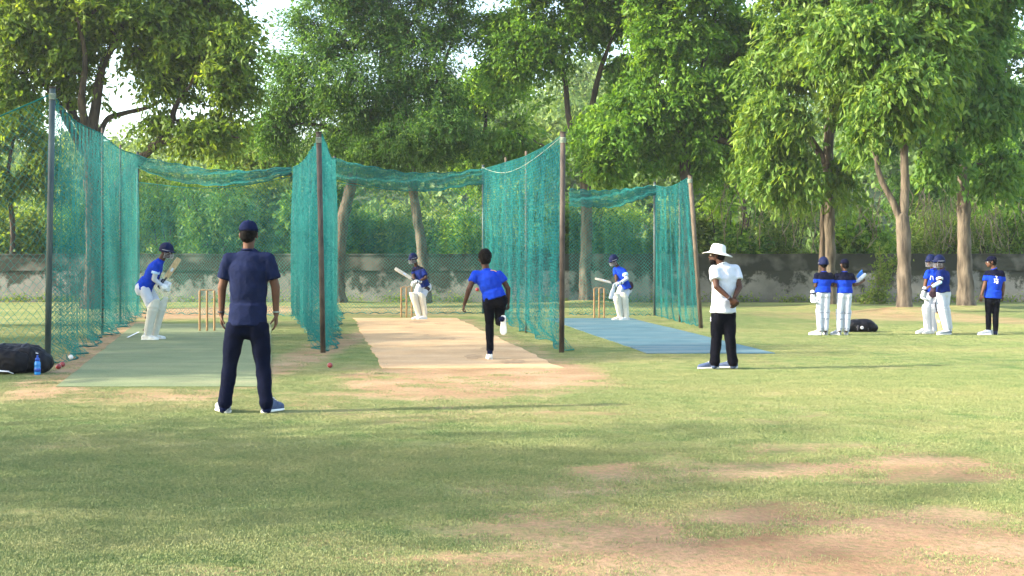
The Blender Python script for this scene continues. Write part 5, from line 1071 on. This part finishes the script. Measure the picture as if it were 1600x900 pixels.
# 6 man in the white hat
p = Person((1123, 577), 'man in white polo shirt and wide sun hat, hands clasped behind him',
    dict(head=(1120.5, 398.5, .02), neck=(1126, 411, 0), sa=(1116, 421.5, -.07), sb=(1149, 420.5, .08), ea=(1119.5, 448, -.20), eb=(1155.5, 449, -.02), wa=(1141, 467, -.24), wb=(1147.5, 464.5, -.17), ha=(1122, 488, -.02), hb=(1138, 488, .03), ka=(1119.5, 527, .04), kb=(1140.5, 527, -.01), na=(1116.5, 566, .02), nb=(1145, 566, .0)),
    (-.45, .9), (-.93, .36, .03), 1.0, 'skin_dark', .0085, 1.0)
p.body(hands={'a': ((.9, -.1, -.65), (0, 1, .3), .8, 1), 'b': ((-.1, -.1, -1), (0, 1, 0), .5, -1)}); o = p.shirt('white_cotton', .60, .01, .014, .013, belly=1.0)
p.trousers('black_trousers', 1.14, .010, .013); p.socks('shoe_navy'); p.hair(0, True); mb = MB(); h = p.J['head']; fr = frame(p.hf); mb.ell(h + fr @ np.array([0, .045, -.085]), (.056, .055, .05), fr); fuse('beard', mb, .008, 'hair_black', p.t, 1)
shoe(p.t, p.pt(1124, 577.5, .06) * [1, 1, 0], (-1, .05, 0), .29, 1.15, 'shoe_navy'); shoe(p.t, p.pt(1152, 575.5, .12) * [1, 1, 0], (-.75, .45, 0), .28, 1.15, 'shoe_navy')
mb = MB(); V = []; sg = 40; hc = h + np.array([.01, 0, .035]); tl_ = frame((-.93, .36, .16))
prof = [(.0, .118), (.045, .116), (.078, .104), (.094, .075), (.100, .02), (.108, .004), (.14, -.004), (.18, -.016), (.196, -.024)]
for r_, z_ in prof:
    for j in range(sg): a = 2 * math.pi * j / sg; wv = (r_ > .12) * (.012 * math.sin(2 * a + 1) + .007 * math.sin(3 * a)); V.append(hc + tl_ @ np.array([math.cos(a) * r_ * .95, math.sin(a) * r_ * 1.05, z_ + wv]))
mb.add(V, [(i * sg + j, (i + 1) * sg + j, (i + 1) * sg + (j + 1) % sg, i * sg + (j + 1) % sg) for i in range(len(prof) - 1) for j in range(sg)]); o = obj('sun_hat', mb, 'hat_cotton', p.t); o.modifiers.new('cloth', 'SOLIDIFY').thickness = .005
strokes(o, [[hc + tl_ @ np.array([math.cos(a) * .097, math.sin(a) * .107, .045 + k_]) for a in np.linspace(-.5, .1, 5)] for k_ in (0, .014)], .0022, 'strap_dark', 'eyelet')
mb = MB(); c_ = p.J['wa'] * .92 + p.J['ea'] * .08; dd_ = unit(p.J['wa'] - p.J['ea']); x_ = unit(np.cross(dd_, (0, 1, 0))); y_ = np.cross(dd_, x_); mb.tube([c_ + (x_ * math.cos(a) + y_ * math.sin(a)) * .032 for a in np.linspace(0, 6.28, 16)], [(.010, .004)] * 16, 5, ref=dd_, cap='flat'); obj('watch', mb, 'grip_rubber', p.t)
strokes(p.t, [[p.pt(1110.8, 496, -.02), p.pt(1110.6, 498, -.02)], [p.pt(1110.6, 500, -.02), p.pt(1110.6, 501.5, -.02)]], .008, 'print_white', 'trouser_print')
# 7, 8 two youths in white
p = Person((1285, 524), 'youth in helmet, two-tone blue shirt and white trousers, left of the pair',
    dict(head=(1286.5, 412, 0), neck=(1287, 423, 0), sa=(1276.5, 430, 0), sb=(1298, 430, 0), ea=(1275, 447, -.02), eb=(1300.5, 446, 0), wa=(1272.5, 446, .20), wb=(1296, 444, .22), ha=(1281.5, 457, 0), hb=(1291, 457, 0), ka=(1280.5, 486, .01), kb=(1290.5, 486, .01), na=(1281.5, 517, 0), nb=(1290, 517, .02)),
    (-.1, 1), (-.1, 1, -.05), .98, 'skin_dark', .0105, .88)
p.body(hands={'a': ((.5, 1, .2), (0, 0, -1), .8, 1), 'b': ((-.5, 1, .2), (0, 0, -1), .8, -1)}); p.shirt('royal_jersey', .72, .0, .012, .010, yoke=('dark_yoke', .10)); p.trousers('white_cotton', 1.05, 0, .010); p.pad('a', (0, 1), .06, 'white_cotton', w_=.84); p.pad('b', (0, 1), .06, 'white_cotton', w_=.84); p.hair(0, True); p.helmet(False)
shoe(p.t, p.pt(1284, 524, 0) * [1, 1, 0], (-.8, .45, 0), .27, 1.1, 'shoe_white'); shoe(p.t, p.pt(1291, 524, .05) * [1, 1, 0], (.1, .9, 0), .26, 1.1, 'shoe_mesh_grey')
gp = p.pt(1270, 470, .0); p.glove(gp + np.array([0, 0, .10]), (.02, 0, -1), (.3, -1, 0), z=1.1)
p = Person((1319, 524), 'youth in dark cap and white trousers holding pads under his arm',
    dict(head=(1319.5, 413.5, 0), neck=(1319.5, 423, 0), sa=(1307.5, 431, 0), sb=(1331, 431, 0), ea=(1305, 447, .02), eb=(1335, 446, .02), wa=(1308, 446, .22), wb=(1345, 442, .10), ha=(1314.5, 458, 0), hb=(1325, 458, 0), ka=(1312.5, 487, .01), kb=(1324, 487, .01), na=(1312, 517, 0), nb=(1322.5, 517, .02)),
    (0, 1), (-.35, .95, 0), .98, 'skin_brown', .0105, .90)
p.body(hands={'a': ((.6, 1, .2), (0, 0, -1), .8, 1), 'b': ((.9, .4, .5), (0, 0, 1), .6, 1)}); p.shirt('royal_jersey', .70, .0, .012, .010, yoke=('dark_yoke', .10)); p.trousers('white_cotton', 1.05, 0, .010); p.pad('a', (0, 1), .06, 'white_cotton', w_=.84); p.pad('b', (0, 1), .06, 'white_cotton', w_=.84); p.hair(0, True); p.cap('dark_yoke')
shoe(p.t, p.pt(1313, 524, 0) * [1, 1, 0], (-.45, .8, 0), .27, 1.1, 'shoe_mesh_grey'); shoe(p.t, p.pt(1322, 524, .05) * [1, 1, 0], (.25, .9, 0), .26, 1.1, 'shoe_mesh_grey')
t = thing('batting_pads', bw(p, 1346, 434, .12), 'white and blue batting pads held under the arm of the capped youth', 'pads')
k_ = p.k; mb = MB(); mb.tube([(-7 * k_, 0, -6.5 * k_), (0, 0, 0), (5.5 * k_, 0, 5 * k_)], [(.045, .03), (.06, .04), (.045, .03)], 12, ref=(0, 1, 0)); fuse('white_pad', mb, .008, 'white_cotton', t, 1, (.008, 14, 1))
mb = MB(); mb.tube([(-3 * k_, .07, 0 * k_), (1 * k_, .07, 6 * k_), (2.5 * k_, .07, 12 * k_)], [(.06, .02), (.055, .02), (.012, .01)], 10, ref=(1, 0, 0)); fuse('blue_pad', mb, .008, 'blue_cover', t, 1, (.006, 14, 1))
# 9, 10 pair in helmets
p = Person((1456, 521.5), 'left one of the two padded batters in helmets standing close together',
    dict(head=(1454.5, 408, .0), neck=(1458, 418, 0), sa=(1450, 425.5, 0), sb=(1468, 426, .05), ea=(1446, 443, -.02), eb=(1468, 443, .0), wa=(1443.5, 457, -.05), wb=(1456, 447, -.18), ha=(1452.5, 456, 0), hb=(1462, 456, .02), ka=(1448.5, 484, -.03), kb=(1457.5, 485, -.03), na=(1449.5, 514, 0), nb=(1458.5, 515, 0)),
    (-.55, -.8), (-.7, -.7, -.05), 1.0, 'skin_brown', .0105, .93)
p.body(hands={'b': ((-.8, -.4, 0), (0, 0, -1), .6, 1)}); p.shirt('royal_jersey', .6, .0, .010, .012); p.trousers('white_cotton', 1.05, 0, .010, .9); p.helmet(); p.pad('a', (-.4, -.9), .14, 'white_cotton'); p.pad('b', (-.35, -.9), .14, 'white_cotton'); p.glove(p.J['wa'], (-.25, 0, -1), (.5, -.8, 0), z=1.15)
strokes(p.t, [[p.pt(1453.5, 437, -.14), p.pt(1454.8, 431, -.14), p.pt(1457.5, 431.5, -.14), p.pt(1458.3, 437.5, -.13)]], .006, 'print_white', 'shirt_print')
shoe(p.t, p.pt(1451, 520.5, .0) * [1, 1, 0] + [0, .1, 0], (-.85, -.3, 0), .28, 1.1, 'shoe_white'); shoe(p.t, p.pt(1459, 521.7, 0) * [1, 1, 0], (-.8, -.3, 0), .28, 1.1, 'shoe_white')
mb = MB(); q = [bw(p, 1456, 441, -.28), bw(p, 1457, 455, -.28)]; t = thing('wicket_gloves', bw(p, 1458, 456, -.26), 'dark red pair of gloves dangling between the two helmeted batters', 'gloves')
mb = MB()
for i in range(5): a = -.9 + i * .42; mb.tube([(0, 0, .05), (math.sin(a) * .08, -.01, -.02 - .02 * i % 3), (math.sin(a) * .10, 0, -.13 + .03 * abs(i - 2))], [.04, .028, .016], 8)
mb.tube([(0, 0, .16), (.01, 0, .02)], [.05, .065], 10); fuse('glove_palm', mb, .009, 'strap_dark', t, 1)
p = Person((1478, 522.5), 'right one of the two close padded batters, in dark blue with pale sleeve',
    dict(head=(1467.5, 409, -.35), neck=(1472, 419, -.33), sa=(1467, 427, -.40), sb=(1479, 427, -.22), ea=(1469, 441, -.50), eb=(1479.5, 443, -.22), wa=(1457.5, 447.5, -.48), wb=(1478, 455, -.35), ha=(1469.5, 456, -.38), hb=(1478, 456, -.28), ka=(1473.5, 484, -.35), kb=(1478.5, 484, -.25), na=(1480, 514, -.30), nb=(1484, 514, -.18)),
    (-.85, -.45), (-.9, -.4, -.05), 1.0, 'skin_dark', .0105, .93)
p.body(hands={'a': ((-.9, -.1, -.1), (0, .3, -1), .6, 1), 'b': ((-.5, -.2, -.8), (-.6, .3, 0), .8, 1)}); p.shirt('deep_blue_jersey', .62, .0, .010, .012); p.trousers('white_cotton', 1.05, 0, .010, .9); p.helmet(); p.pad('a', (-.8, -.5), .14, 'white_cotton'); p.pad('b', (-.8, -.5), .14, 'white_cotton')
mb = MB(); p.limb(mb, ['ea', 'wa'], [.043, .034]); fuse('arm_sleeve', mb, .009, 'pale_blue_sleeve', p.t, 1)
mb = MB(); c_ = p.J['sa'] * .45 + p.J['ea'] * .55; e_ = p.J['sa'] * .3 + p.J['ea'] * .7; mb.tube([c_, e_], .073 * .95, 12, cap='flat'); obj('sleeve_band', mb, 'print_white', p.t)
shoe(p.t, p.pt(1484, 522.5, -.2) * [1, 1, 0], (-.97, -.2, 0), .30, 1.2, 'shoe_mesh_grey'); shoe(p.t, p.pt(1486, 521, .0) * [1, 1, 0], (-.9, -.1, 0), .28, 1.1, 'shoe_navy')
bat(None, (bw(p, 1470, 519.5, -.1)), bw(p, 1461, 473, -.2), (-.3, -.9, 0), 'brown bat leaning down between the two helmeted batters', 'willow', .8)
# 11 man in cap at the right
p = Person((1551, 523.5), 'man in blue shirt with white back print and dark cap at right edge',
    dict(head=(1549, 409, 0), neck=(1552.5, 418.5, 0), sa=(1543.5, 427, .02), sb=(1564.5, 427, -.02), ea=(1538, 447, -.02), eb=(1567.5, 447, 0), wa=(1533.5, 461, -.02), wb=(1567, 461, -.02), ha=(1546, 466, 0), hb=(1556, 466, 0), ka=(1544.5, 491, .01), kb=(1555.5, 491, .0), na=(1544.5, 517, 0), nb=(1555.5, 517, .0)),
    (-.25, .97), (-.97, .2, 0), 1.0, 'skin_brown', .0105, .96)
p.body(hands={'a': ((-.15, -.05, -1), (.6, .6, 0), .6, -1), 'b': ((0, -.05, -1), (-1, .3, 0), .6, 1)}); p.shirt('royal_jersey', .62, .0, .012, .012, yoke=('dark_yoke', .06)); p.trousers('black_trousers', .98, 0, .010); p.socks(); p.hair(0, True); p.cap('dark_yoke')
dy = -.155; strokes(p.t, [[p.pt(1556, 431.5, dy), p.pt(1558.5, 432.5, dy)], [p.pt(1557.3, 432, dy), p.pt(1557, 436, dy)], [p.pt(1553.5, 436, dy), p.pt(1560, 436.5, dy)], [p.pt(1554, 438, dy), p.pt(1556.5, 441, dy)], [p.pt(1558.5, 437, dy), p.pt(1557, 443, dy)], [p.pt(1559.5, 439, dy), p.pt(1559, 443, dy)], [p.pt(1553.5, 441.5, dy), p.pt(1555.5, 440, dy)]], .0075, 'print_white', 'shirt_print')
shoe(p.t, p.pt(1549, 523.7, -.03) * [1, 1, 0], (-.95, .15, 0), .28, 1.1, 'shoe_mesh_grey'); shoe(p.t, p.pt(1559, 523.5, .03) * [1, 1, 0], (-.9, .3, 0), .28, 1.1, 'shoe_white')

# ------------------------------------------------------------------ air
mb = MB(); mb.box((0, 120, 17), (262, 190, 18.2)); hz_ = obj('haze', mb, [], None, False); tag(hz_, 'thin warm morning haze', 'haze', kind='stuff')
m = bpy.data.materials.new('haze_air'); m.use_nodes = True; n = m.node_tree.nodes; n.clear(); out = n.new('ShaderNodeOutputMaterial'); pv = n.new('ShaderNodeVolumePrincipled')
pv.inputs['Color'].default_value = (.90, .95, 1.0, 1); pv.inputs['Density'].default_value = HAZE; pv.inputs['Anisotropy'].default_value = .2
m.node_tree.links.new(pv.outputs[0], out.inputs['Volume']); hz_.data.materials.append(m)
